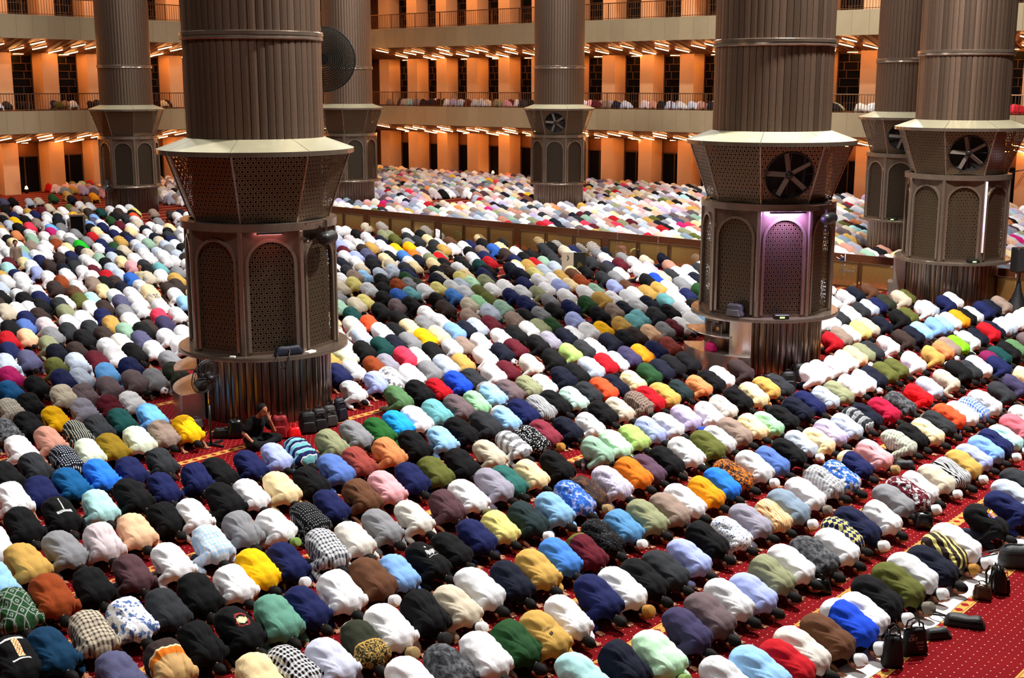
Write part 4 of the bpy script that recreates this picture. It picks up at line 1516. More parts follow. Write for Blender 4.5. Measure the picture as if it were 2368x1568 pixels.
def add_print(kind, v, shirt):
    def T(s, size, x0, y0, mat, arc=None, flip=1, name='lettering'):
        p, f = text_geo(s, size, arc, flip)
        drape(p, f, v, x0, y0, mat, shirt, name, 0.009)

    def Rr(w, h, x0, y0, mat, name='print', keep=None, nx=12, ny=8, off=0.006):
        p, f = grid_rect(-w / 2, w / 2, -h / 2, h / 2, nx, ny, keep)
        drape(p, f, v, x0, y0, mat, shirt, name, off)
    if kind == 'tawheed':
        Rr(0.22, 0.05, 0.12, 0.0, print_white, 'print_box')
        T('TAWHEED', 0.044, 0.12, 0.0, print_black)
        Rr(0.018, 0.2, -0.02, 0.01, print_white, 'sword_print', lambda x, y: abs(x) < 0.004 + (0.1 + y) * 0.03 or y < -0.085)
    elif kind == 'moto':
        T('MOTORCYCLE', 0.04, 0.05, 0.0, print_red, 0.085, 1)
        T('GAPARBOO', 0.042, 0.05, 0.0, print_red, 0.085, -1)
        Rr(0.16, 0.1, 0.05, 0.0, print_cream, 'engine_print', lambda x, y: abs(y) < 0.012 + 0.03 * math.exp(-(x / 0.03) ** 2) + 0.012 * math.sin(x * 160) ** 2, 30, 20)
    elif kind == 'mosque':
        Rr(0.19, 0.06, 0.04, 0.0, print_white, 'skyline_print', lambda x, y: math.sin(x * 210) * math.sin(y * 300 + x * 70) > -0.2 and y < 0.012 + 0.02 * abs(math.sin(x * 40)), 40, 16)
        T('101 RD DHARMAS', 0.024, 0.095, 0.0, print_white)
        Rr(0.035, 0.035, -0.06, 0.0, print_white, 'emblem', lambda x, y: abs(math.hypot(x, y) - 0.011) < 0.005, 14, 14)
    elif kind == 'slogan':
        T('HYEEKA', 0.045, 0.09, -0.03, print_black)
        Rr(0.05, 0.05, 0.16, -0.06, print_black, 'round_badge', lambda x, y: math.hypot(x, y) < 0.023 and not (abs(x) < 0.006 and y < 0.01), 16, 16)
    elif kind == 'jersey':
        T('25', 0.2, 0.02, 0.0, print_black)
        T('HAJIR', 0.05, 0.15, 0.0, print_black)
    elif kind == 'poster':
        Rr(0.26, 0.03, -0.13, 0.0, print_white, 'print_bar')
        Rr(0.07, 0.26, 0.0, 0.02, print_cream, 'picture_print', None, 8, 20)
        Rr(0.06, 0.24, 0.0, 0.02, print_orange, 'picture_detail', lambda x, y: math.sin(x * 190) * math.sin(y * 130) > 0.25, 16, 40, 0.010)
        Rr(0.2, 0.02, 0.16, 0.0, print_white, 'print_bar')
    elif kind == 'cartoon':
        Rr(0.2, 0.16, 0.06, 0.0, print_orange, 'colour_print', lambda x, y: math.hypot(x * 1.0, y * 1.3) < 0.09 and math.sin(x * 60 + y * 40) > -0.6, 20, 16)
        Rr(0.16, 0.12, 0.09, -0.03, print_blue, 'colour_print', lambda x, y: math.sin(x * 70) * math.sin(y * 60) > 0.3, 20, 16, 0.010)
        Rr(0.16, 0.12, 0.05, 0.03, print_yellow, 'colour_print', lambda x, y: math.sin(x * 60 + 1) * math.sin(y * 70) > 0.35, 20, 16, 0.010)
        Rr(0.06, 0.03, 0.04, 0.01, print_white, 'oval_print', lambda x, y: math.hypot(x / 0.03, y / 0.015) < 1, 14, 10, 0.014)


FACE = math.atan2(FD.y, FD.x)
rp = random.Random(21)
for d in NEAR:
    v = rp.randrange(NV)
    if d['pat'] in ('tawheed', 'moto', 'mosque', 'slogan', 'poster', 'cartoon', 'jersey'):
        v = 0
    sc = rp.uniform(0.89, 0.985)
    d['rot'] = FACE + math.radians(rp.gauss(-4, 4))
    o = link('person', BODY[v])
    o.location = (d['x'], d['y'], 0.0)
    o.rotation_euler = (0, 0, d['rot'])
    o.scale = (sc * rp.uniform(0.95, 1.06), sc * rp.uniform(0.96, 1.06), sc * rp.uniform(0.96, 1.05))
    tag(o, label_for(d), 'person', 'people prostrating in rows')
    rgb = PAL[d['c']][0]
    sh = link('shirt', SHIRT[v], o)
    sh.color = lin4(rgb)
    if d['pat'] and d['c2']:
        sh.material_slots[0].link = 'OBJECT'
        sh.material_slots[0].material = pattern_cloth(d['pat'], rgb, PAL[d['c2']][0])
    tr = link('trousers', TROU[v], o)
    tr.color = lin4(rp.choice(DARKS))
    link('hair', HAIR[v], o)
    if d['cap']:
        cp = link('cap', CAPM[v], o)
        cp.color = lin4(CAPS[d['cap']])
    if d['pat'] and not d['c2']:
        add_print(d['pat'], v, sh)

# ------------------------------------------------------------------ everyone further away: one mass
def tri_arrays(me, tris):
    ob = bpy.data.objects.new('tmp', me)
    COL.objects.link(ob)
    md = ob.modifiers.new('d', 'DECIMATE')
    me.calc_loop_triangles()
    md.ratio = min(1.0, tris / max(1, len(me.loop_triangles)))
    dg = bpy.context.evaluated_depsgraph_get()
    m = bpy.data.meshes.new_from_object(ob.evaluated_get(dg))
    bpy.data.objects.remove(ob)
    m.calc_loop_triangles()
    v = np.zeros(len(m.vertices) * 3, np.float32)
    m.vertices.foreach_get('co', v)
    t = np.zeros(len(m.loop_triangles) * 3, np.int32)
    m.loop_triangles.foreach_get('vertices', t)
    bpy.data.meshes.remove(m)
    return v.reshape(-1, 3), t.reshape(-1, 3)


def make_robe(v):
    m = MB()
    ell(m, (-0.2, 0, 0.36), (0.22, 0.24, 0.2))
    ell(m, (-0.25, 0, 0.2), (0.24, 0.25, 0.2))
    cap_(m, (-0.2, 0, 0.36), (0.15, 0, 0.27), 0.2, 0.19)
    cap_(m, (0.15, 0, 0.25), (0.42, 0, 0.14), 0.19, 0.13)
    for s in (1, -1):
        cap_(m, (0.15, 0.16 * s, 0.2), (0.3, 0.22 * s, 0.07), 0.12, 0.08)
        cap_(m, (-0.1, 0.16 * s, 0.15), (-0.35, 0.16 * s, 0.1), 0.14, 0.11)
    return fuse(m, 0.02, 3, 1600, wrinkles(v, 0.014))


# templates: lists of (verts, tris, part id), a fuller and a lighter set
TPL, TPLF = [], []
for v in range(NV):
    TPL.append([tri_arrays(me, t) + (pid,) for me, t, pid in ((SHIRT[v], 620, 0), (TROU[v], 160, 1), (HAIR[v], 120, 2), (BODY[v], 420, 3))])
    TPLF.append([tri_arrays(me, t) + (pid,) for me, t, pid in ((SHIRT[v], 300, 0), (TROU[v], 90, 1), (HAIR[v], 70, 2), (BODY[v], 160, 3))])
CAPT = tri_arrays(CAPM[0], 140) + (4,)
ROBE = [[tri_arrays(make_robe(v), 320) + (0,)] for v in range(2)]

MASS = []
rc = random.Random(5)
for d in REST:
    MASS.append((d['u'], d['s'], 0.0, PAL[d['c']][0], 'm', d['cap'] == 'white' or rc.random() < 0.12))
pos = np.array([(d['u'], d['s']) for d in LIST])
MEN = [('W', 34), ('w', 16), ('C', 6), ('e', 6), ('K', 10), ('n', 8), ('N', 7), ('k', 6), ('g', 6), ('b2', 3), ('j3', 3), ('T', 3), ('R', 1), ('t', 4), ('D', 3), ('s', 5), ('o', 2)]
WOMEN = [('W', 20), ('w', 16), ('w2', 14), ('p1', 14), ('p', 6), ('C', 6), ('e', 10), ('V', 7), ('g2', 12), ('s', 10), ('t', 12), ('t2', 6), ('v', 5), ('s3', 6), ('i', 8), ('D2', 4), ('R', 2), ('P', 2), ('K', 4), ('n', 5), ('k', 4), ('o', 2), ('T', 3), ('u', 3), ('x', 2), ('j3', 3), ('M', 2), ('F', 1), ('A', 4), ('O2', 2), ('Y', 1)]


def pick(l):
    t = rc.uniform(0, sum(w for _, w in l))
    for c, w in l:
        t -= w
        if t <= 0:
            return PAL[c][0]
    return PAL['W'][0]


def blocked(x, y):
    return any((x - c.x) ** 2 + (y - c.y) ** 2 < 1.95 ** 2 for c, a in COLS)


def occupied(u, s):
    return bool(len(pos)) and bool((((pos[:, 0] - u) / 0.62) ** 2 + ((pos[:, 1] - s) / 0.5) ** 2 < 1).any())


for k in range(-28, 26):
    u = -0.461 + 1.276 * k
    s = -25.0
    while s < 34.5:
        s += rc.uniform(0.5, 0.64)
        uu = u + rc.uniform(-0.09, 0.09)
        p = hw(uu, s)
        if p.y < 5:
            continue
        px, py = proj(p.x, p.y, 0.3)
        if px < -300 or px > 2700 or (py > 960 and 200 < px < 2400):
            continue
        if math.hypot(p.x, p.y) < 27.0:
            continue
        if blocked(p.x, p.y) or 4.7 < s < 8.7:
            continue
        men = s < 5
        if men:
            if u < -21 or (u < -11 and rc.random() < 0.45) or occupied(uu, s):
                continue
            if px > 1900 and py < 670:
                continue
            MASS.append((uu, s, 0.0, pick(MEN), 'm', rc.random() < 0.15))
        else:
            if rc.random() < 0.06 or (985 < px < 1100 and 450 < py < 474):
                continue
            MASS.append((uu, s, 0.0, pick(WOMEN), 'w', False))
# the galleries, first floor, two loose rows behind the railing
for q in (0.75, 1.95):
    x = 0.8
    while x < 49:
        x += rc.uniform(0.55, 0.95)
        if rc.random() < 0.8:
            MASS.append((-33 + x, 33 + q, LEVELS[0][1] - 0.02, pick(WOMEN + [('K', 20), ('D', 10), ('n', 12)]), 'w', False))
    x = 0.8
    while x < 30:
        x += rc.uniform(0.6, 1.3)
        if rc.random() < 0.55:
            MASS.append((-33 - q, 33 - x, LEVELS[0][1] - 0.02, pick(MEN + [('K', 20)]), 'm', False))

VV, FF, CC = [], [], []
off = 0
for (u, s, z, rgb, kind, wcap) in MASS:
    p = hw(u, s, z)
    a = FACE + rc.gauss(0, 0.08)
    sc = rc.uniform(0.9, 1.0)
    ca, sa = math.cos(a) * sc, math.sin(a) * sc
    R = np.array([[ca * 0.92, sa * 0.92, 0], [-sa, ca, 0], [0, 0, sc * 1.04]], np.float32)
    if kind == 'm':
        tp = list(rc.choice(TPL if (p.x ** 2 + p.y ** 2) < 42 ** 2 else TPLF))
        if wcap:
            tp.append(CAPT)
    else:
        tp = rc.choice(ROBE)
    dk = rc.choice(DARKS)
    for (v, t, pid) in tp:
        VV.append(v @ R + np.array([p.x, p.y, p.z], np.float32))
        FF.append(t + off)
        col = lin((rgb, dk, (12, 11, 11), (150, 98, 70), (232, 232, 234))[pid])
        CC.append(np.tile(np.array(col + (1.0,), np.float32), (len(v), 1)))
        off += len(v)
VV = np.concatenate(VV)
FF = np.concatenate(FF)
CC = np.concatenate(CC)
me = bpy.data.meshes.new('distant_worshippers')
me.vertices.add(len(VV))
me.vertices.foreach_set('co', VV.ravel())
me.loops.add(len(FF) * 3)
me.loops.foreach_set('vertex_index', FF.ravel())
me.polygons.add(len(FF))
me.polygons.foreach_set('loop_start', np.arange(0, len(FF) * 3, 3, dtype=np.int32))
me.update(calc_edges=True)
me.shade_smooth()
at = me.color_attributes.new('cloth_colour', 'FLOAT_COLOR', 'POINT')
at.data.foreach_set('color', CC.ravel())
nm_ = NT('distant_cloth')
nm_.pr(0.85, 0, 0.2)
an = nm_.n.new('ShaderNodeAttribute')
an.attribute_name = 'cloth_colour'
ff = nm_.noise(nm_.coord(), 7, 3)
nm_.base(nm_.mul(an.outputs['Color'], nm_.grey(ff, 0.88, 1.08)))
nm_.bump(ff, 0.6, 0.03)
me.materials.append(nm_.m)
crowd = link('distant_worshippers', me)
tag(crowd, 'dense rows of distant people prostrating in many colours across the hall', 'crowd', None, 'stuff')
print('people', len(NEAR), 'mass', len(MASS), 'tris', len(FF))

# ------------------------------------------------------------------ low screens that part the hall
gl = make_lattice('pierced_gilt_screen', (206, 170, 96), 0.07)
scr_frame = plain('bronze_screen_frame', (96, 70, 44), 0.35, 0.7)
board_me = bevel_mesh(MB().box(0, 1.86, -0.03, 0.03, 0.0, 0.9).mesh('board', M['wood_board']), 0.006)
ORD = 'first second third fourth fifth sixth seventh eighth ninth tenth eleventh twelfth thirteenth fourteenth fifteenth sixteenth seventeenth eighteenth nineteenth twentieth twenty-first twenty-second twenty-third twenty-fourth twenty-fifth twenty-sixth twenty-seventh twenty-eighth twenty-ninth thirtieth thirty-first thirty-second thirty-third thirty-fourth'.split()
u = -15.0
k = 0
nb_ = 0
while u < 30:
    bo = link('low_board', board_me, None, M4=HALL @ Matrix.Translation((u, 7.95, 0)))
    tag(bo, 'low brown wooden board, %s from the far end of the line of boards' % ORD[nb_], 'board', 'low wooden boards')
    nb_ += 1
    u += 1.9
lat_me = fill_with_holes([(0.05, 0.12), (1.25, 0.12), (1.25, 0.84), (0.05, 0.84)], [], gl, 'pierced_panel', None, back=0)
frm = MB()
for (x0, x1, z0, z1) in ((0, 0.05, 0.02, 0.9), (1.25, 1.3, 0.02, 0.9), (0.05, 1.25, 0.84, 0.9), (0.05, 1.25, 0.06, 0.12)):
    frm.box(x0, x1, -0.025, 0.025, z0, z1)
frm.box(0, 0.06, -0.22, 0.22, 0, 0.03)
frm.box(1.24, 1.3, -0.22, 0.22, 0, 0.03)
frm_me = frm.mesh('screen_frame', scr_frame)
u = -13.0
k = 0
while u < 29:
    t = empty('lattice_screen_stand', M4=HALL @ Matrix.Translation((u, 6.2, 0)))
    tag(t, 'knee high bronze lattice screen, %s from the far end of the dividing line' % ORD[k], 'screen', 'low lattice screens')
    link('frame', frm_me, t)
    link('pierced_panel', lat_me, t)
    u += 1.36
    k += 1
    if k % 3 == 0:
        u += 0.25

# ------------------------------------------------------------------ bags and small things
def soft_box(sx, sy, sz, bev, seed=0, amp=0.01, sub=2):
    """cloth box standing on z = 0"""
    bm = bmesh.new()
    bmesh.ops.create_cube(bm, size=1.0)
    for v in bm.verts:
        top = v.co.z > 0
        v.co = Vector((v.co.x * sx * (0.74 if top else 1), v.co.y * sy * (0.62 if top else 1), (v.co.z + 0.5) * sz))
    bmesh.ops.bevel(bm, geom=bm.edges[:], offset=bev, segments=3, affect='EDGES', profile=0.6)
    bmesh.ops.subdivide_edges(bm, edges=[e for e in bm.edges if e.calc_length() > 0.09], cuts=2, use_grid_fill=True)
    bm.normal_update()
    for v in bm.verts:
        v.co += v.normal * noise.noise(v.co * 11 + Vector((seed * 3.7, seed, 0))) * amp
        v.co.z = max(v.co.z, 0.0)
    me = bpy.data.meshes.new('bag')
    bm.to_mesh(me)
    bm.free()
    me.shade_smooth()
    return me


def bagmat(rgb, rough=0.6):
    n = NT('bag_cloth')
    n.pr(rough, 0, 0.4)
    f = n.noise(n.coord(), 18, 4)
    n.base(n.mul(lin4(rgb), n.grey(f, 0.75, 1.2)))
    n.bump(f, 0.5, 0.01)
    return n.m


def bag(name, label, cat, px, py, rz, size, rgb, kind='backpack', lying=0.0, z=0.0, rough=0.6, at=None, group='bags left on the floor'):
    if at is None:
        x, y = unproj(px, py, z)
    else:
        x, y = at
    t = empty(name, M4=Matrix.Translation((x, y, z)) @ Matrix.Rotation(rz, 4, 'Z') @ (Matrix.Translation((0, 0, size[1] * 0.45)) @ Matrix.Rotation(lying, 4, 'X') if lying else Matrix.Identity(4)))
    tag(t, label, cat, group)
    m = bagmat(rgb, rough)
    sx, sy, sz = size
    me = soft_box(sx, sy, sz, min(size) * 0.36, len(label) % 17, 0.022)
    me.materials.append(m)
    link('body', me, t)
    if kind == 'backpack':
        pm = soft_box(sx * 0.78, sy * 0.35, sz * 0.5, min(size) * 0.1, 3, 0.006)
        pm.materials.append(m)
        link('front_pocket', pm, t, loc=(0, -sy * 0.5, sz * 0.06))
        MB().tube([(-0.05, sy * 0.2, sz * 0.97), (-0.04, sy * 0.2, sz * 1.06), (0.04, sy * 0.2, sz * 1.06), (0.05, sy * 0.2, sz * 0.97)], 0.009, 6).obj('handle', M['black_plastic'], t, True)
        for s in (-1, 1):
            MB().tube([(s * sx * 0.3, sy * 0.45, sz * 0.9), (s * sx * 0.36, sy * 0.62, sz * 0.6), (s * sx * 0.36, sy * 0.55, sz * 0.2), (s * sx * 0.32, sy * 0.45, 0.03)], 0.016, 6).obj('strap', M['black_plastic'], t, True)
        MB().tube([(-sx * 0.38, -sy * 0.42, sz * 0.62), (-sx * 0.2, -sy * 0.44, sz * 0.84), (sx * 0.2, -sy * 0.44, sz * 0.84), (sx * 0.38, -sy * 0.42, sz * 0.62)], 0.006, 5).obj('zip', M['black_plastic'], t)
    elif kind == 'tote':
        for s in (-1, 1):
            MB().tube([(-sx * 0.25, s * sy * 0.35, sz * 0.96), (-sx * 0.2, s * sy * 0.3, sz * 1.2), (0, s * sy * 0.2, sz * 1.32), (sx * 0.2, s * sy * 0.3, sz * 1.2), (sx * 0.25, s * sy * 0.35, sz * 0.96)], 0.01, 6).obj('handle', m, t, True)
    elif kind == 'plastic':
        MB().tube([(-0.03, 0, sz * 0.93), (-0.05, 0.02, sz * 1.15), (0.0, 0.0, sz * 1.25), (0.05, -0.02, sz * 1.12), (0.03, 0, sz * 0.93)], 0.01, 6).obj('knot_handle', m, t, True)
    elif kind == 'shoulder':
        MB().tube([(-sx * 0.45, 0, sz * 0.7), (-sx * 0.75, 0.05, sz * 0.5), (-sx * 0.9, 0.15, 0.03), (-sx * 0.7, 0.25, 0.02), (-sx * 0.45, 0.1, sz * 0.4)], 0.012, 6).obj('strap', m, t, True)
        MB().tube([(-sx * 0.4, -sy * 0.42, sz * 0.8), (sx * 0.4, -sy * 0.42, sz * 0.8)], 0.006, 5).obj('zip', M['black_plastic'], t)
    return t


b1 = bag('tote_bag', 'black cloth tote bag with white lettering at the edge of the white paper', 'bag', 2112, 1512, FACE + 0.9, (0.34, 0.15, 0.33), (14, 14, 15), 'tote')
for k_, (s_, sz_, zz_, xx_) in enumerate((('GET', 0.03, 0.27, -0.07), ('CRT', 0.06, 0.22, -0.06), ('STOP', 0.04, 0.17, 0.03), ('CLEAN', 0.028, 0.125, 0.04), ('NOW', 0.022, 0.09, 0.05))):
    p_, f_ = text_geo(s_, sz_)
    me_ = mesh_from([(a + xx_, -0.078 - 0.004, b_ + zz_) for a, b_ in p_], f_, 'lettering')
    me_.materials.append(print_white)
    link('lettering', me_, b1)
bag('shopping_bag', 'tall plain black bag standing on the gold border beside the printed tote', 'bag', 2062, 1540, FACE + 0.6, (0.26, 0.2, 0.38), (10, 10, 11), 'tote')
bag('pouch', 'flat dark grey pouch lying beyond the printed tote bag', 'bag', 2165, 1474, FACE + 0.9, (0.36, 0.17, 0.12), (34, 35, 38), 'shoulder')
bag('shoulder_bag', 'long black shoulder bag lying alone on the open red carpet', 'bag', 2230, 1446, FACE + 0.35, (0.5, 0.24, 0.13), (12, 12, 14), 'shoulder')
bag('carrier_bag', 'patterned plastic carrier bag of belongings on the gold border', 'bag', 2270, 1385, FACE + 0.4, (0.26, 0.18, 0.2), (70, 48, 36), 'plastic', rough=0.2)
bag('backpack', 'shiny black backpack standing on the carpet near the plastic carrier bag', 'backpack', 2306, 1368, FACE + 2.2, (0.32, 0.2, 0.36), (12, 12, 13), 'backpack', rough=0.35)
bag('duffel_bag', 'large dark grey crumpled bag at the end of the white paper', 'bag', 2352, 1310, FACE + 0.5, (0.55, 0.34, 0.32), (42, 46, 48), 'shoulder')
bag('red_backpack', 'red backpack leaning on the column beside the seated man', 'backpack', 648, 1012, 0.15, (0.36, 0.22, 0.44), (140, 8, 20), 'backpack')
bag('plastic_bag', 'small bright red plastic bag on the floor by the red backpack', 'bag', 682, 1013, 0.4, (0.26, 0.2, 0.22), (238, 22, 24), 'plastic', rough=0.3)
bag('rubbish_bag', 'shiny black plastic bag behind the seated man', 'bag', 545, 1012, 0.2, (0.34, 0.26, 0.36), (12, 12, 13), 'plastic', rough=0.25)
bag('backpack', 'black backpack between the red bags and the grey backpack', 'backpack', 712, 1000, 0.35, (0.36, 0.26, 0.42), (12, 12, 13), 'backpack')
bag('backpack', 'black backpack propped behind the small red plastic bag', 'backpack', 738, 995, 0.5, (0.34, 0.24, 0.44), (16, 16, 17), 'backpack')
bag('backpack', 'grey backpack leaning at the foot of the column, between black ones', 'backpack', 762, 985, 0.6, (0.32, 0.22, 0.42), (52, 50, 47), 'backpack')
bag('backpack', 'dark navy backpack at the end of the bags by the gold line', 'backpack', 786, 972, 0.8, (0.3, 0.2, 0.46), (16, 18, 32), 'backpack')
bag('silver_bag', 'crumpled silver bag beside the curved cabinet and the yellow shirt', 'bag', 455, 992, 0.3, (0.3, 0.2, 0.2), (120, 120, 124), 'plastic', rough=0.2)
bag('black_bag', 'black bag below the fan by the yellow shirted person', 'bag', 512, 1012, 0.1, (0.34, 0.22, 0.2), (14, 14, 14), 'shoulder')
bag('backpack', 'black backpack on the floor in front of the lavender grey shirt', 'backpack', 1153, 1172, FACE + 1.7, (0.34, 0.22, 0.4), (12, 12, 13), 'backpack')
bag('black_bag', 'crumpled black bag before the white shirt near the red patterned shirt', 'bag', 2134, 1222, FACE + 0.6, (0.32, 0.24, 0.26), (14, 14, 15), 'plastic', rough=0.3)
bag('black_bag', 'black plastic bag beside a water bottle between bowed heads', 'bag', 1896, 1370, FACE + 0.6, (0.3, 0.22, 0.2), (13, 13, 14), 'plastic', rough=0.25)
bag('grey_pouch', 'dark grey jacket bundle before the pink shirt with the tan cap', 'bag', 2092, 1082, FACE + 0.5, (0.36, 0.24, 0.14), (40, 42, 46), 'shoulder')
for i_, (px_, py_) in enumerate(((1822, 900), (1850, 880), (1780, 905))):
    bag('black_bag', ['bulky black bag at the foot of the purple lit column', 'black backpack at the foot of the purple lit column, by the peach shirt', 'black bag against the purple lit column behind the tan shirt'][i_], 'bag', px_, py_, 0.3 * i_, (0.38, 0.28, 0.4), (13, 13, 14), 'backpack')

# on the sills and shelves of the columns
def on_sill(i, deg, r):
    c = COLS[i][0]
    a = math.atan2(-c.y, -c.x) + math.radians(deg)
    return (c.x + r * math.cos(a), c.y + r * math.sin(a)), a


p_, a_ = on_sill(0, 17, 1.56)
nb = bag('sling_bag', 'dark navy sling bag lying on the column sill above the red backpack', 'bag', 0, 0, a_ + math.pi / 2, (0.6, 0.16, 0.18), (16, 20, 40), 'none', z=ZS['sill1'], at=p_, group='things on the column sills')
MB().tube([(-0.28, -0.06, 0.06), (-0.26, -0.14, 0.02), (-0.24, -0.17, -0.18), (-0.16, -0.18, -0.22), (-0.06, -0.16, -0.05), (0.0, -0.08, 0.12)], 0.012, 6).obj('strap', M['black_plastic'], nb, True)
p_, a_ = on_sill(0, 33, 1.6)
t = empty('tissue_pack', (p_[0], p_[1], ZS['sill1']), a_ + 0.3)
tag(t, 'small white tissue pack on the column sill beside the navy sling bag', 'tissue pack')
MB().box(-0.06, 0.06, -0.11, 0.11, 0, 0.03).obj('pack', M['white_paper'], t)
MB().box(-0.03, 0.03, -0.05, 0.05, 0.03, 0.034).obj('opening_flap', plain('pale_orange_flap', (240, 190, 150), 0.7), t)
p_, a_ = on_sill(0, -22, 1.6)
t = empty('phone_box', (p_[0], p_[1], ZS['sill1']), a_)
tag(t, 'tiny white box on the sill near the corner of the arched panels', 'box')
MB().box(-0.03, 0.03, -0.05, 0.05, 0, 0.02).obj('lid', M['white_paper'], t)
p_, a_ = on_sill(1, -24, 1.56)
bag('backpack', 'grey and black backpack resting on the sill of the purple lit column', 'backpack', 0, 0, a_ + math.pi / 2, (0.44, 0.2, 0.3), (92, 92, 98), 'backpack', z=ZS['sill1'], at=p_, group='things on the column sills')


def receiver(i, deg, label):
    p, a = on_sill(i, deg, 1.58)
    t = empty('radio_receiver', (p[0], p[1], ZS['sill1']), a)
    tag(t, label, 'receiver', 'green lit receivers on the sills')
    bevel_mesh(MB().box(-0.12, 0.08, -0.16, 0.16, 0.0, 0.1).obj('case', M['black_plastic'], t).data, 0.01)
    MB().box(0.08, 0.084, -0.05, 0.06, 0.025, 0.06).obj('display', emit('green_display', (150, 240, 40), 1.6), t)
    for s in (-1, 1):
        MB().tube([(-0.08, 0.13 * s, 0.1), (-0.1, 0.15 * s, 0.22)], 0.005, 5).obj('aerial', M['black_plastic'], t)


receiver(1, 14, 'black receiver with a green display on the purple lit column sill')
receiver(2, 22, 'black receiver with a green display on the sill near the loudspeaker')
receiver(3, -14, 'small green lit receiver on the sill of the half hidden dim column')

c1 = COLS[1][0]
a1_ = COLS[1][1] + math.radians(305) - 0.62
bag('pink_bag', 'bright pink bag on the curved shelf of the purple lit column', 'bag', 0, 0, a1_ + math.pi / 2, (0.34, 0.2, 0.2), (214, 12, 110), 'plastic', z=0.55, at=(c1.x + 1.66 * math.cos(a1_), c1.y + 1.66 * math.sin(a1_)), group='things on the curved shelves')
for q, (dz_, da_) in enumerate(((0.955, 0.55), (0.955, 0.75))):
    aa = COLS[1][1] + math.radians(305) - da_
    t = empty('book', (c1.x + 1.55 * math.cos(aa), c1.y + 1.55 * math.sin(aa), dz_), aa)
    tag(t, ['dark brown book with a gilt oval standing on the curved shelf', 'plain dark book standing at the back of the curved shelf'][q], 'book', 'books on the curved shelf')
    MB().box(-0.02, 0.02, -0.09, 0.09, 0, 0.24).obj('cover', plain('book_brown', (60, 34, 24), 0.6), t)
    MB().box(-0.016, 0.016, -0.086, 0.093, 0.004, 0.236).obj('pages', plain('book_pages', (190, 176, 150), 0.8), t)
    if q == 0:
        MB().lathe([(0, 0.0), (0.045, 0.0), (0.045, 0.004), (0, 0.004)], 16).obj('gilt_oval', plain('gilt', (170, 130, 70), 0.4, 0.6), t, False, M4=Matrix.Translation((0.021, 0, 0.12)) @ Matrix.Rotation(math.pi / 2, 4, 'Y'))

# long white paper in front of the first row
pp, pf = [], []
NXp = 60
for i in range(NXp + 1):
    for jx in range(5):
        s_ = -20.4 + (20.4 - 13.4) * i / NXp
        u_ = 30.33 + 0.36 * jx / 4 + 0.02 * math.sin(i * 0.5)
        pp.append((u_, s_, 0.006 + 0.006 * abs(noise.noise(Vector((i * 0.3, jx * 0.9, 0))))))
for i in range(NXp):
    for jx in range(4):
        a_ = i * 5 + jx
        pf.append((a_, a_ + 1, a_ + 6, a_ + 5))
me = mesh_from(pp, pf, 'paper_runner', True)
me.materials.append(M['white_paper'])
po = link('paper_runner', me, None, M4=HALL)
sd = po.modifiers.new('thick', 'SOLIDIFY')
sd.thickness = 0.003
tag(po, 'long white paper sheet laid on the carpet under the foremost heads', 'paper sheet')

# water bottles
btl = NT('clear_bottle')
btl.pr(0.08)
btl.base(lin4((215, 225, 235)))
btl.bsdf.inputs['Transmission Weight'].default_value = 0.85
capm = plain('blue_bottle_cap', (70, 100, 190), 0.5)


def bottle(px, py, label):
    x, y = unproj(px, py, 0.0)
    t = empty('water_bottle', (x, y, 0))
    tag(t, label, 'bottle', 'water bottles on the carpet')
    MB().lathe([(0, 0), (0.031, 0), (0.033, 0.01), (0.033, 0.08), (0.03, 0.09), (0.033, 0.1), (0.033, 0.15), (0.014, 0.19), (0.013, 0.205), (0, 0.205)], 16).obj('bottle_body', btl.m, t, True)
    MB().lathe([(0.0335, 0.085), (0.0335, 0.135)], 16).obj('paper_label', M['white_paper'], t, True)
    MB().lathe([(0, 0.225), (0.015, 0.225), (0.015, 0.2), (0, 0.2)], 12).obj('bottle_cap', capm, t)


bottle(1349, 1088, 'water bottle with blue cap between the black shirt and the grey green shirt')
bottle(2209, 1022, 'clear water bottle beside its twin, nearer the plaid shirt side')
bottle(2219, 1024, 'clear water bottle beside its twin, nearer the blue shirts')
bottle(1911, 1344, 'clear bottle standing by the black plastic bag between bowed heads')
bottle(1612, 925, 'water bottle between the dusty orange shirt and the white shirt')

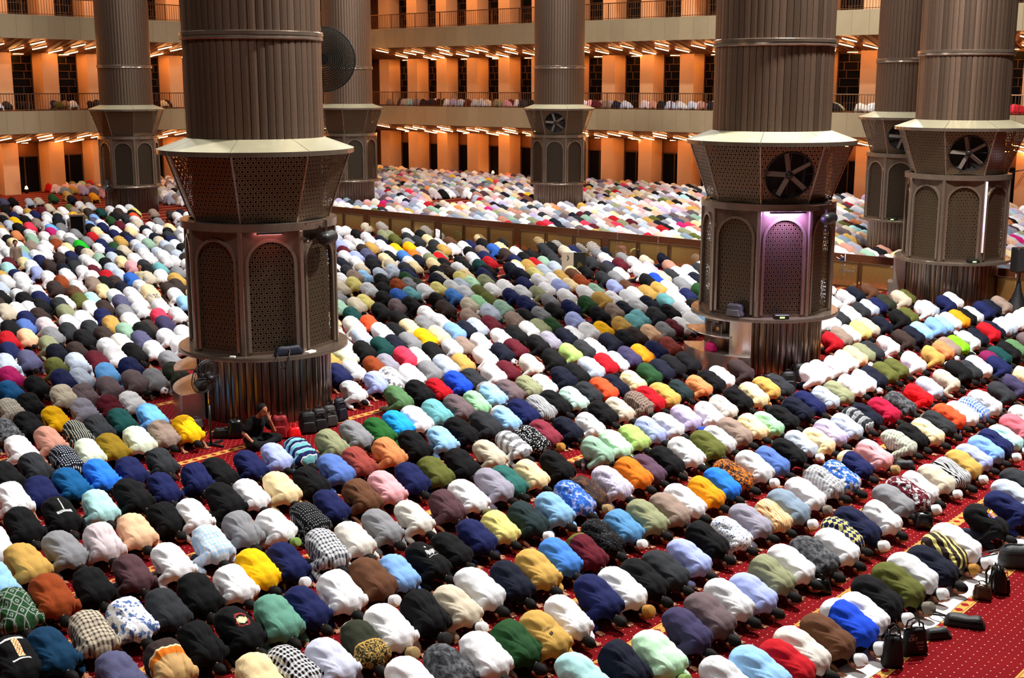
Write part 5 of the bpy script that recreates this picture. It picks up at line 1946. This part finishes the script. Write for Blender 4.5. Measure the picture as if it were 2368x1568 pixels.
# ------------------------------------------------------------------ pedestal fans
def pedestal_fan(px, py, rz, label, h=1.25):
    x, y = unproj(px, py, 0.0)
    t = empty('pedestal_fan', (x, y, 0), rz)
    tag(t, label, 'fan', 'pedestal fans')
    m = MB()
    m.box(-0.3, 0.3, -0.025, 0.025, 0.0, 0.04)
    m.box(-0.025, 0.025, -0.3, 0.3, 0.0, 0.04)
    m.obj('cross_base', M['black_plastic'], t)
    MB().tube([(0, 0, 0.02), (0, 0, h * 0.6)], 0.022, 8).obj('lower_pole', M['black_plastic'], t, True)
    MB().tube([(0, 0, h * 0.55), (0, 0, h)], 0.014, 8).obj('upper_pole', M['chrome'], t, True)
    hd = Matrix.Translation((0, 0, h)) @ Matrix.Rotation(math.radians(-12), 4, 'Y')
    MB().lathe([(0, -0.12), (0.05, -0.12), (0.065, -0.08), (0.065, 0.04), (0.03, 0.06), (0, 0.06)], 16).obj('motor', M['black_plastic'], t, True, M4=hd @ Matrix.Rotation(math.pi / 2, 4, 'Y'))
    g_ = MB()
    R_ = 0.32
    for rr, zz in ((R_, 0.08), (R_ * 0.66, 0.115), (R_ * 0.33, 0.13), (R_ * 0.98, 0.03)):
        g_.tube([(zz, rr * math.cos(2 * math.pi * q / 28), rr * math.sin(2 * math.pi * q / 28)) for q in range(29)], 0.006 if rr != R_ else 0.011, 4, False)
    for q in range(40):
        an = 2 * math.pi * q / 40
        c_, s__ = math.cos(an), math.sin(an)
        g_.tube([(0.135, 0.04 * c_, 0.04 * s__), (0.115, R_ * 0.66 * c_, R_ * 0.66 * s__), (0.08, R_ * c_, R_ * s__), (0.0, R_ * 0.85 * c_, R_ * 0.85 * s__), (-0.04, 0.08 * c_, 0.08 * s__)], 0.0026, 3, False)
    g_.obj('wire_guard', M['black_plastic'], t, M4=hd)
    bm_ = MB().box(-0.004, 0.004, -0.07, 0.07, 0.05, 0.27).mesh('blade', plain('dark_blade', (40, 40, 42), 0.4))
    for q in range(3):
        link('blade', bm_, t, M4=hd @ Matrix.Translation((0.06, 0, 0)) @ Matrix.Rotation(2 * math.pi * q / 3, 4, 'X') @ Matrix.Rotation(0.4, 4, 'Z'))
    MB().lathe([(0, 0.1), (0.03, 0.1), (0.035, 0.13), (0, 0.14)], 12).obj('hub', M['chrome'], t, True, M4=hd @ Matrix.Rotation(math.pi / 2, 4, 'Y'))


pedestal_fan(488, 1030, math.radians(150), 'black pedestal fan with round wire guard beside the seated man', 1.28)
pedestal_fan(252, 500, math.radians(-60), 'distant pedestal fan beside the far dim column near the open carpet', 1.5)

# ------------------------------------------------------------------ stage lamps on the column collars
def stage_can(i, deg, label):
    c = COLS[i][0]
    a = math.atan2(-c.y, -c.x) + math.radians(deg)
    t = empty('stage_lamp', (c.x + 1.62 * math.cos(a), c.y + 1.62 * math.sin(a), ZS['ring0'] - 0.1), a)
    tag(t, label, 'lamp', 'stage lamps on the columns')
    MB().tube([(0, -0.6, 0.24), (0, 0.16, 0.24)], 0.018, 8).obj('bar', M['chrome'], t)
    MB().box(-0.03, 0.03, -0.03, 0.03, 0.0, 0.26).obj('clamp', M['chrome'], t)
    hd = Matrix.Translation((0.05, 0, -0.08)) @ Matrix.Rotation(math.radians(90), 4, 'X') @ Matrix.Rotation(0.25, 4, 'Y')
    MB().lathe([(0, -0.3), (0.1, -0.3), (0.13, -0.22), (0.13, 0.14), (0.09, 0.24), (0, 0.24)], 20).obj('lamp_housing', M['black_plastic'], t, True, M4=hd)
    MB().lathe([(0, -0.302), (0.09, -0.302), (0.09, -0.296), (0, -0.296)], 16).obj('lens', plain('lens_glass', (60, 66, 80), 0.1), t, M4=hd)
    MB().box(-0.15, 0.15, -0.03, 0.03, -0.17, -0.14).obj('yoke', M['black_plastic'], t)


stage_can(0, 50, 'black stage lamp clamped to the collar of the column beside the seated man')
stage_can(1, 52, 'black stage lamp clamped to the collar of the purple lit column')
# the blazing spotlight on the third column
c = COLS[2][0]
x_, y_ = c.x + 1.75, c.y - 1.0
t = empty('spotlight', (x_, y_, 4.08), 0)
tag(t, 'blazing blue white spotlight on the column near the loudspeaker', 'lamp')
MB().lathe([(0, 0.1), (0.08, 0.1), (0.1, 0.0), (0.1, -0.12), (0, -0.14)], 18).obj('housing', M['black_plastic'], t, True, M4=Matrix.Rotation(math.radians(100), 4, 'X'))
MB().lathe([(0, 0.104), (0.075, 0.104), (0.075, 0.1), (0, 0.1)], 18).obj('lens', emit('spot_glow', (225, 222, 255), 60.0), t, False, M4=Matrix.Rotation(math.radians(100), 4, 'X'))
MB().tube([(0, 0.1, 0.0), (-0.35, 0.45, -0.1)], 0.02, 6).obj('bracket', M['steel'], t)
for dx in (0.0, 0.05):
    MB().tube([(0.1 + dx, 0.1, 0.45), (-0.05 + dx, 0.1, 0.05), (-0.4 + dx, 0.12, -0.6)], 0.006, 5).obj('cable', M['chrome'], t)
# strip of light down the edge of the third column
tocam = math.atan2(-c.y, -c.x)
e0 = COLS[2][1] + math.radians(-8.1)
bestk = min(range(8), key=lambda k: abs(((e0 + k * math.pi / 4 - tocam + math.pi) % (2 * math.pi) - math.pi) - math.radians(39)))
ae = e0 + bestk * math.pi / 4
t = empty('led_strip', (c.x + 1.555 * math.cos(ae), c.y + 1.555 * math.sin(ae), 0), ae)
tag(t, 'glowing light strip down the column edge, white fading to red', 'lamp')
for (z0_, z1_, col_, st_) in ((3.0, 3.76, (216, 196, 255), 1.1), (2.3, 3.0, (214, 130, 226), 0.7), (1.7, 2.3, (210, 60, 100), 0.5)):
    MB().box(-0.012, 0.02, -0.022, 0.022, z0_, z1_).obj('light_section', emit('strip_glow', col_, st_), t)

# ------------------------------------------------------------------ mesh drum fixed to the far side of the first column
mesh_m = NT('black_wire_mesh')
mesh_m.pr(0.9, 0.0, 0.15)
mesh_m.base(lin4((22, 23, 18)))
uvn = mesh_m.n.new('ShaderNodeUVMap')
mx_, my_, mz_ = mesh_m.xyz(uvn.outputs[0])
hx = mesh_m.math('LESS_THAN', mesh_m.math('ABSOLUTE', mesh_m.math('SUBTRACT', mesh_m.math('FRACT', mx_), 0.5)), 0.33)
hy = mesh_m.math('LESS_THAN', mesh_m.math('ABSOLUTE', mesh_m.math('SUBTRACT', mesh_m.math('FRACT', my_), 0.5)), 0.33)
tr_ = mesh_m.n.new('ShaderNodeBsdfTransparent')
mi_ = mesh_m.n.new('ShaderNodeMixShader')
mesh_m.link(mesh_m.math('MULTIPLY', hx, hy), mi_.inputs[0])
mesh_m.link(mesh_m.bsdf.outputs[0], mi_.inputs[1])
mesh_m.link(tr_.outputs[0], mi_.inputs[2])
mesh_m.link(mi_.outputs[0], mesh_m.n['Material Output'].inputs['Surface'])
x_, y_ = unproj(748, 141, 7.0)
cc = COLS[0][0]
far_p = Vector((x_, y_)) * (27.6 / math.hypot(x_, y_))
zz_ = EYE + (197.0 - 141.0) / FPX * 27.6
t = empty('mesh_drum', (far_p.x, far_p.y, zz_), math.atan2(far_p.y, far_p.x))
tag(t, 'round black wire mesh drum hanging behind the large column, half hidden', 'fan cage')
vs, fs, uvs = [], [], []
NU, NV_ = 48, 24
for i in range(NU + 1):
    for j_ in range(NV_ + 1):
        th = 2 * math.pi * i / NU
        ph = -math.pi / 2 + math.pi * j_ / NV_
        vs.append((0.3 * math.sin(ph), 0.665 * math.cos(ph) * math.cos(th), 0.665 * math.cos(ph) * math.sin(th)))
        uvs.append((i * 1.9, j_ * 1.7))
for i in range(NU):
    for j_ in range(NV_):
        a_ = i * (NV_ + 1) + j_
        fs.append((a_, a_ + 1, a_ + NV_ + 2, a_ + NV_ + 1))
me = mesh_from(vs, fs, 'wire_cage', True, uvs)
me.materials.append(mesh_m.m)
link('wire_cage', me, t)
MB().tube([(0, 0.668 * math.cos(2 * math.pi * q / 40), 0.668 * math.sin(2 * math.pi * q / 40)) for q in range(41)], 0.018, 6, False).obj('rim', M['black_plastic'], t)
MB().tube([(0, 0, 0), (-0.7, 0.9, 0)], 0.035, 8).obj('bracket', M['steel_dark'], t)
MB().lathe([(0, -0.1), (0.12, -0.1), (0.12, 0.1), (0, 0.1)], 14).obj('motor', M['black_plastic'], t, M4=Matrix.Rotation(math.pi / 2, 4, 'Y'))

# ------------------------------------------------------------------ loudspeaker on a tripod
x_, y_ = unproj(2350, 728, 0.0)
t = empty('loudspeaker', (x_, y_, 0), math.radians(-80))
tag(t, 'black loudspeaker on a draped tripod stand at the edge of the carpet', 'loudspeaker')
me = MB().box(-0.18, 0.2, -0.22, 0.22, 1.25, 1.95).mesh('cabinet', M['black_plastic'])
bevel_mesh(me, 0.03)
link('cabinet', me, t)
MB().box(0.2, 0.21, -0.19, 0.19, 1.29, 1.91).obj('grille', plain('speaker_grille', (30, 30, 32), 0.7), t)
MB().tube([(0, 0, 0.35), (0, 0, 1.26)], 0.03, 10).obj('pole', M['black_plastic'], t)
for q in range(3):
    an = 2 * math.pi * q / 3
    MB().tube([(0, 0, 0.75), (0.45 * math.cos(an), 0.45 * math.sin(an), 0.02)], 0.018, 6).obj('leg', M['black_plastic'], t)
dr = MB()
dr.lathe([(0.05, 0.98), (0.1, 0.7), (0.2, 0.4), (0.34, 0.05)], 24)
dr.obj('cloth_drape', bagmat((14, 14, 16)), t, True)

# ------------------------------------------------------------------ wheelchair, poster stand, steel box
x_, y_ = unproj(1957, 660, 0.0)
t = empty('wheelchair', (x_, y_, 0), math.radians(-30))
tag(t, 'dark folding wheelchair parked beside the purple lit column near the screens', 'wheelchair')
for s in (-1, 1):
    w_ = MB()
    w_.tube([(0.3 * math.cos(2 * math.pi * q / 28), s * 0.3, 0.3 + 0.3 * math.sin(2 * math.pi * q / 28)) for q in range(29)], 0.018, 6, False)
    for q in range(10):
        an = 2 * math.pi * q / 10
        w_.tube([(0, s * 0.3, 0.3), (0.3 * math.cos(an), s * 0.3, 0.3 + 0.3 * math.sin(an))], 0.004, 3)
    w_.obj('wheel', M['black_plastic'], t)
    MB().tube([(-0.3, s * 0.25, 0.95), (-0.2, s * 0.25, 0.9), (-0.18, s * 0.25, 0.45), (0.25, s * 0.25, 0.45), (0.4, s * 0.25, 0.12)], 0.014, 6).obj('side_frame', M['chrome'], t)
    MB().tube([(-0.16, s * 0.26, 0.68), (0.2, s * 0.26, 0.68)], 0.022, 6).obj('armrest', M['black_plastic'], t)
    MB().tube([(0.34 + 0.07 * math.cos(2 * math.pi * q / 14), s * 0.22, 0.08 + 0.07 * math.sin(2 * math.pi * q / 14)) for q in range(15)], 0.014, 5, False).obj('caster', M['black_plastic'], t)
bluecl = bagmat((24, 40, 84))
MB().box(-0.18, 0.24, -0.24, 0.24, 0.44, 0.48).obj('seat', bluecl, t)
MB().box(-0.2, -0.17, -0.24, 0.24, 0.48, 0.9).obj('backrest', bluecl, t)

x_, y_ = unproj(1326, 652, 0.0)
t = empty('poster_stand', (x_, y_, 0), math.radians(-90))
tag(t, 'small poster board standing among the rows, half pale and half black', 'sign')
MB().box(-0.02, 0.0, -0.4, 0.4, 0.35, 1.0).obj('board', plain('poster_pale', (196, 180, 160), 0.6), t)
MB().box(0.0, 0.004, 0.0, 0.4, 0.35, 1.0).obj('black_half', plain('poster_black', (18, 17, 15), 0.6), t)
for q in range(4):
    MB().box(0.004, 0.006, 0.12 + 0.02 * (q % 2), 0.34 - 0.03 * q, 0.48 + q * 0.05, 0.505 + q * 0.05).obj('yellow_line', plain('poster_yellow', (120, 104, 30), 0.6), t)
MB().tube([(0.003, -0.2, 0.9), (0.003, -0.17, 0.8), (0.003, -0.21, 0.74)], 0.02, 6).obj('dark_figure', plain('poster_grey', (70, 62, 58), 0.6), t)
for s in (-1, 1):
    MB().tube([(0, s * 0.3, 0.36), (0.03, s * 0.32, 0.0)], 0.014, 6).obj('leg', M['black_plastic'], t)

x_, y_ = unproj(181, 545, 0.0)
t = empty('donation_box', (x_, y_, 0), math.radians(-75))
tag(t, 'glass and steel donation box standing among the far rows by the open carpet', 'box')
for sx_ in (-1, 1):
    for sy_ in (-1, 1):
        MB().box(sx_ * 0.28 - 0.02, sx_ * 0.28 + 0.02, sy_ * 0.28 - 0.02, sy_ * 0.28 + 0.02, 0, 0.95).obj('post', M['steel'], t)
MB().box(-0.3, 0.3, -0.3, 0.3, 0.0, 0.1).obj('plinth', M['steel_dark'], t)
MB().box(-0.27, 0.27, -0.27, 0.27, 0.1, 0.88).obj('glass_body', M['dark_glass'], t)
MB().box(-0.31, 0.31, -0.31, 0.31, 0.88, 0.95).obj('lid', M['steel'], t)

# ------------------------------------------------------------------ the seated man and the children
def figure(name, label, loc, rz, body, shirt, trousers, hair_c, shirt_rgb, tr_rgb):
    o = link(name, body)
    o.location = loc
    o.rotation_euler = (0, 0, rz)
    tag(o, label, 'person')
    for nm, me, rgb in (('shirt', shirt, shirt_rgb), ('trousers', trousers, tr_rgb)):
        c = link(nm, me, o)
        c.color = lin4(rgb)
    m = MB()
    H, r = hair_c
    ell(m, Vector(H) + Vector((-0.014, 0, 0.022)), (r * 1.0, r * 0.86, r * 0.98))
    hm = fuse(m, 0.012, 1, 600)
    bm = bmesh.new()
    bm.from_mesh(hm)
    for co, no in ((Vector(H) + Vector((0.03, 0, 0.03)), Vector((1, 0, -0.75))), (Vector(H) + Vector((0, 0, -0.03)), Vector((0.2, 0, -1)))):
        bmesh.ops.bisect_plane(bm, geom=bm.verts[:] + bm.edges[:] + bm.faces[:], plane_co=co, plane_no=no, clear_outer=True)
        ed = [e for e in bm.edges if e.is_boundary]
        if ed:
            bmesh.ops.holes_fill(bm, edges=ed)
    for v in bm.verts:
        v.co += (v.co - Vector(H)).normalized() * noise.noise(v.co * 50) * 0.008
    bm.to_mesh(hm)
    bm.free()
    hm.materials.append(M['hair'])
    hm.shade_smooth()
    link('hair', hm, o)
    return o


def head(m, H, s=1.0):
    H = Vector(H)
    ell(m, H + Vector((-0.005, 0, 0.02)) * s, (0.098 * s, 0.078 * s, 0.1 * s))
    ell(m, H + Vector((0.022, 0, -0.05)) * s, (0.062 * s, 0.056 * s, 0.068 * s))
    ell(m, H + Vector((0.096, 0, -0.02)) * s, (0.018 * s, 0.013 * s, 0.026 * s))
    ell(m, H + Vector((0.08, 0, 0.022)) * s, (0.016 * s, 0.05 * s, 0.012 * s))
    ell(m, H + Vector((0.08, 0, -0.066)) * s, (0.012 * s, 0.024 * s, 0.009 * s))
    for q in (1, -1):
        ell(m, H + Vector((0.0, 0.08 * q, -0.012)) * s, (0.02 * s, 0.012 * s, 0.03 * s))


def hand(m, W, d, s=1.0, spread=Vector((0, 1, 0))):
    W, d = Vector(W), Vector(d).normalized()
    sd = (spread - d * spread.dot(d)).normalized()
    nrm = d.cross(sd)
    R = Matrix((d, sd, nrm)).transposed()
    ell(m, W + d * 0.045 * s, (0.05 * s, 0.04 * s, 0.018 * s), R)
    for fy, fl in ((0.031, 0.06), (0.011, 0.075), (-0.01, 0.07), (-0.03, 0.052)):
        a = W + (d * 0.085 + sd * fy) * s
        cap_(m, a, a + (d * fl * 0.55 + sd * fy * 0.2 - nrm * 0.006) * s, 0.0095 * s, 0.0088 * s, 4)
        cap_(m, a + (d * fl * 0.55 + sd * fy * 0.2 - nrm * 0.006) * s, a + (d * fl + sd * fy * 0.3 - nrm * 0.022) * s, 0.0088 * s, 0.0078 * s, 4)
    cap_(m, W + (d * 0.02 + sd * 0.03) * s, W + (d * 0.065 + sd * 0.066) * s, 0.012 * s, 0.0085 * s, 5)


bm_ = MB()
Hs = (0.245, 0.0, 0.70)
head(bm_, Hs)
cap_(bm_, (0.12, 0, 0.54), (0.215, 0, 0.64), 0.058, 0.056)
cap_(bm_, (0.0, 0, 0.14), (0.1, 0, 0.46), 0.11, 0.12)
for s in (1, -1):
    cap_(bm_, (0.1, 0, 0.48), (0.1, 0.17 * s, 0.49), 0.08, 0.058)
    cap_(bm_, (0, 0.08 * s, 0.11), (0.3, 0.30 * s, 0.13), 0.08, 0.06)
    cap_(bm_, (0.3, 0.30 * s, 0.11), (0.3, -0.08 * s, 0.06), 0.055, 0.038)
    ell(bm_, (0.31, -0.14 * s, 0.045), (0.045, 0.1, 0.04))
cap_(bm_, (0.1, -0.18, 0.49), (0.08, -0.33, 0.32), 0.05, 0.042)
cap_(bm_, (0.08, -0.33, 0.32), (0.24, -0.32, 0.21), 0.041, 0.028)
hand(bm_, (0.24, -0.32, 0.21), (0.8, 0.1, -0.35))
cap_(bm_, (0.1, 0.18, 0.49), (0.32, 0.2, 0.28), 0.05, 0.042)
cap_(bm_, (0.32, 0.2, 0.28), (0.345, 0.07, 0.52), 0.041, 0.028)
hand(bm_, (0.345, 0.07, 0.52), (-0.1, -0.25, 1.0), 1.0, Vector((0, 1, 0.3)))
seat_body = fuse(bm_, 0.0075, 2, 7000)
seat_body.materials.append(M['skin'])
sm = MB()
ell(sm, (0.0, 0, 0.17), (0.16, 0.19, 0.14))
cap_(sm, (0.0, 0, 0.2), (0.09, 0, 0.44), 0.155, 0.15)
ell(sm, (0.08, 0, 0.44), (0.14, 0.2, 0.11))
for s in (1, -1):
    cap_(sm, (0.09, 0, 0.47), (0.1, 0.17 * s, 0.49), 0.1, 0.085)
cap_(sm, (0.1, -0.18, 0.49), (0.088, -0.28, 0.38), 0.08, 0.072)
cap_(sm, (0.1, 0.18, 0.49), (0.23, 0.19, 0.36), 0.08, 0.07)
seat_shirt = fuse(sm, 0.013, 2, 2600, wrinkles(9, 0.01))
seat_shirt.materials.append(M['cloth'])
tm = MB()
ell(tm, (0, 0, 0.12), (0.19, 0.2, 0.12))
for s in (1, -1):
    cap_(tm, (0, 0.09 * s, 0.12), (0.31, 0.30 * s, 0.125), 0.115, 0.085)
    cap_(tm, (0.31, 0.30 * s, 0.11), (0.31, -0.03 * s, 0.075), 0.08, 0.06)
seat_tr = fuse(tm, 0.015, 2, 2000, wrinkles(11, 0.009))
seat_tr.materials.append(M['cloth'])
x_, y_ = unproj(588, 1030, 0.0)
figure('person', 'man in black sitting cross legged against the column, hand at his chin', (x_, y_, 0), math.radians(-33), seat_body, seat_shirt, seat_tr, (Hs, 0.112), (14, 14, 15), (20, 20, 22))

# standing child
bm_ = MB()
Hc = (0.02, 0, 1.02)
head(bm_, Hc, 0.85)
cap_(bm_, (0, 0, 0.86), (0.01, 0, 0.95), 0.045, 0.042)
cap_(bm_, (0, 0, 0.5), (0, 0, 0.8), 0.09, 0.09)
for s in (1, -1):
    cap_(bm_, (0, 0, 0.82), (0, 0.13 * s, 0.81), 0.06, 0.045)
    cap_(bm_, (0, 0.13 * s, 0.81), (0.0, 0.17 * s, 0.62), 0.04, 0.033)
    cap_(bm_, (0, 0.17 * s, 0.62), (0.05, 0.17 * s, 0.46), 0.032, 0.024)
    hand(bm_, (0.05, 0.17 * s, 0.46), (0.15, 0, -1), 0.75)
    cap_(bm_, (0, 0.06 * s, 0.5), (0, 0.07 * s, 0.28), 0.065, 0.048)
    cap_(bm_, (0, 0.07 * s, 0.28), (0, 0.07 * s, 0.06), 0.045, 0.032)
    ell(bm_, (0.04, 0.07 * s, 0.03), (0.085, 0.035, 0.03))
kid = fuse(bm_, 0.009, 2, 4000)
kid.materials.append(M['skin'])
sm = MB()
cap_(sm, (0, 0, 0.42), (0, 0, 0.78), 0.125, 0.11)
for s in (1, -1):
    cap_(sm, (0, 0, 0.8), (0, 0.13 * s, 0.8), 0.085, 0.065)
    cap_(sm, (0, 0.13 * s, 0.8), (0.0, 0.172 * s, 0.62), 0.058, 0.052)
    cap_(sm, (0, 0.172 * s, 0.62), (0.045, 0.172 * s, 0.49), 0.05, 0.042)
kshirt = fuse(sm, 0.014, 2, 1500, wrinkles(4, 0.008))
kshirt.materials.append(M['cloth'])
tm = MB()
for s in (1, -1):
    cap_(tm, (0, 0.055 * s, 0.46), (0, 0.07 * s, 0.1), 0.085, 0.055)
ktr = fuse(tm, 0.014, 2, 900, wrinkles(6, 0.006))
ktr.materials.append(M['cloth'])
x_, y_ = unproj(40, 628, 0.0)
figure('person', 'small boy standing upright in a taupe shirt among the far bowed rows', (x_, y_, 0), math.radians(-60), kid, kshirt, ktr, (Hc, 0.098), (138, 118, 104), (60, 54, 50))
x_, y_ = unproj(327, 690, -0.32)
o = figure('person', 'boy in cream sitting upright between bowed rows left of the large column', (x_, y_, -0.3), math.radians(-80), kid, kshirt, ktr, (Hc, 0.098), (214, 198, 160), (60, 54, 50))
x_, y_ = unproj(1435, 622, -0.25)
figure('person', 'child in pink with a black cap standing near the low lattice screens', (x_, y_, -0.25), math.radians(-95), kid, kshirt, ktr, (Hc, 0.1), (200, 120, 130), (40, 40, 44))

# ------------------------------------------------------------------ small uplights at the foot of the pillars
for q, (px_, py_, lab_) in enumerate(((1140, 409, 'bright warm uplight at the pillar foot left of the far slender column'), (1378, 421, 'bright warm uplight at the pillar foot right of the far slender column'), (1441, 424, 'second warm uplight right of the far slender column'), (62, 447, 'warm uplight between the doorways near the open red carpet'))):
    x_, y_ = unproj(px_, py_, 0.0)
    t = empty('uplight', (x_, y_, 0))
    tag(t, lab_, 'lamp', 'uplights at the pillar feet')
    MB().lathe([(0, 0), (0.1, 0), (0.12, 0.22), (0.1, 0.26), (0, 0.26)], 12).obj('shade', M['black_plastic'], t, True)
    MB().lathe([(0, 0.27), (0.1, 0.27), (0.05, 0.42), (0, 0.45)], 12).obj('glowing_bulb', emit('uplight_glow', (255, 186, 110), 30.0), t, True)
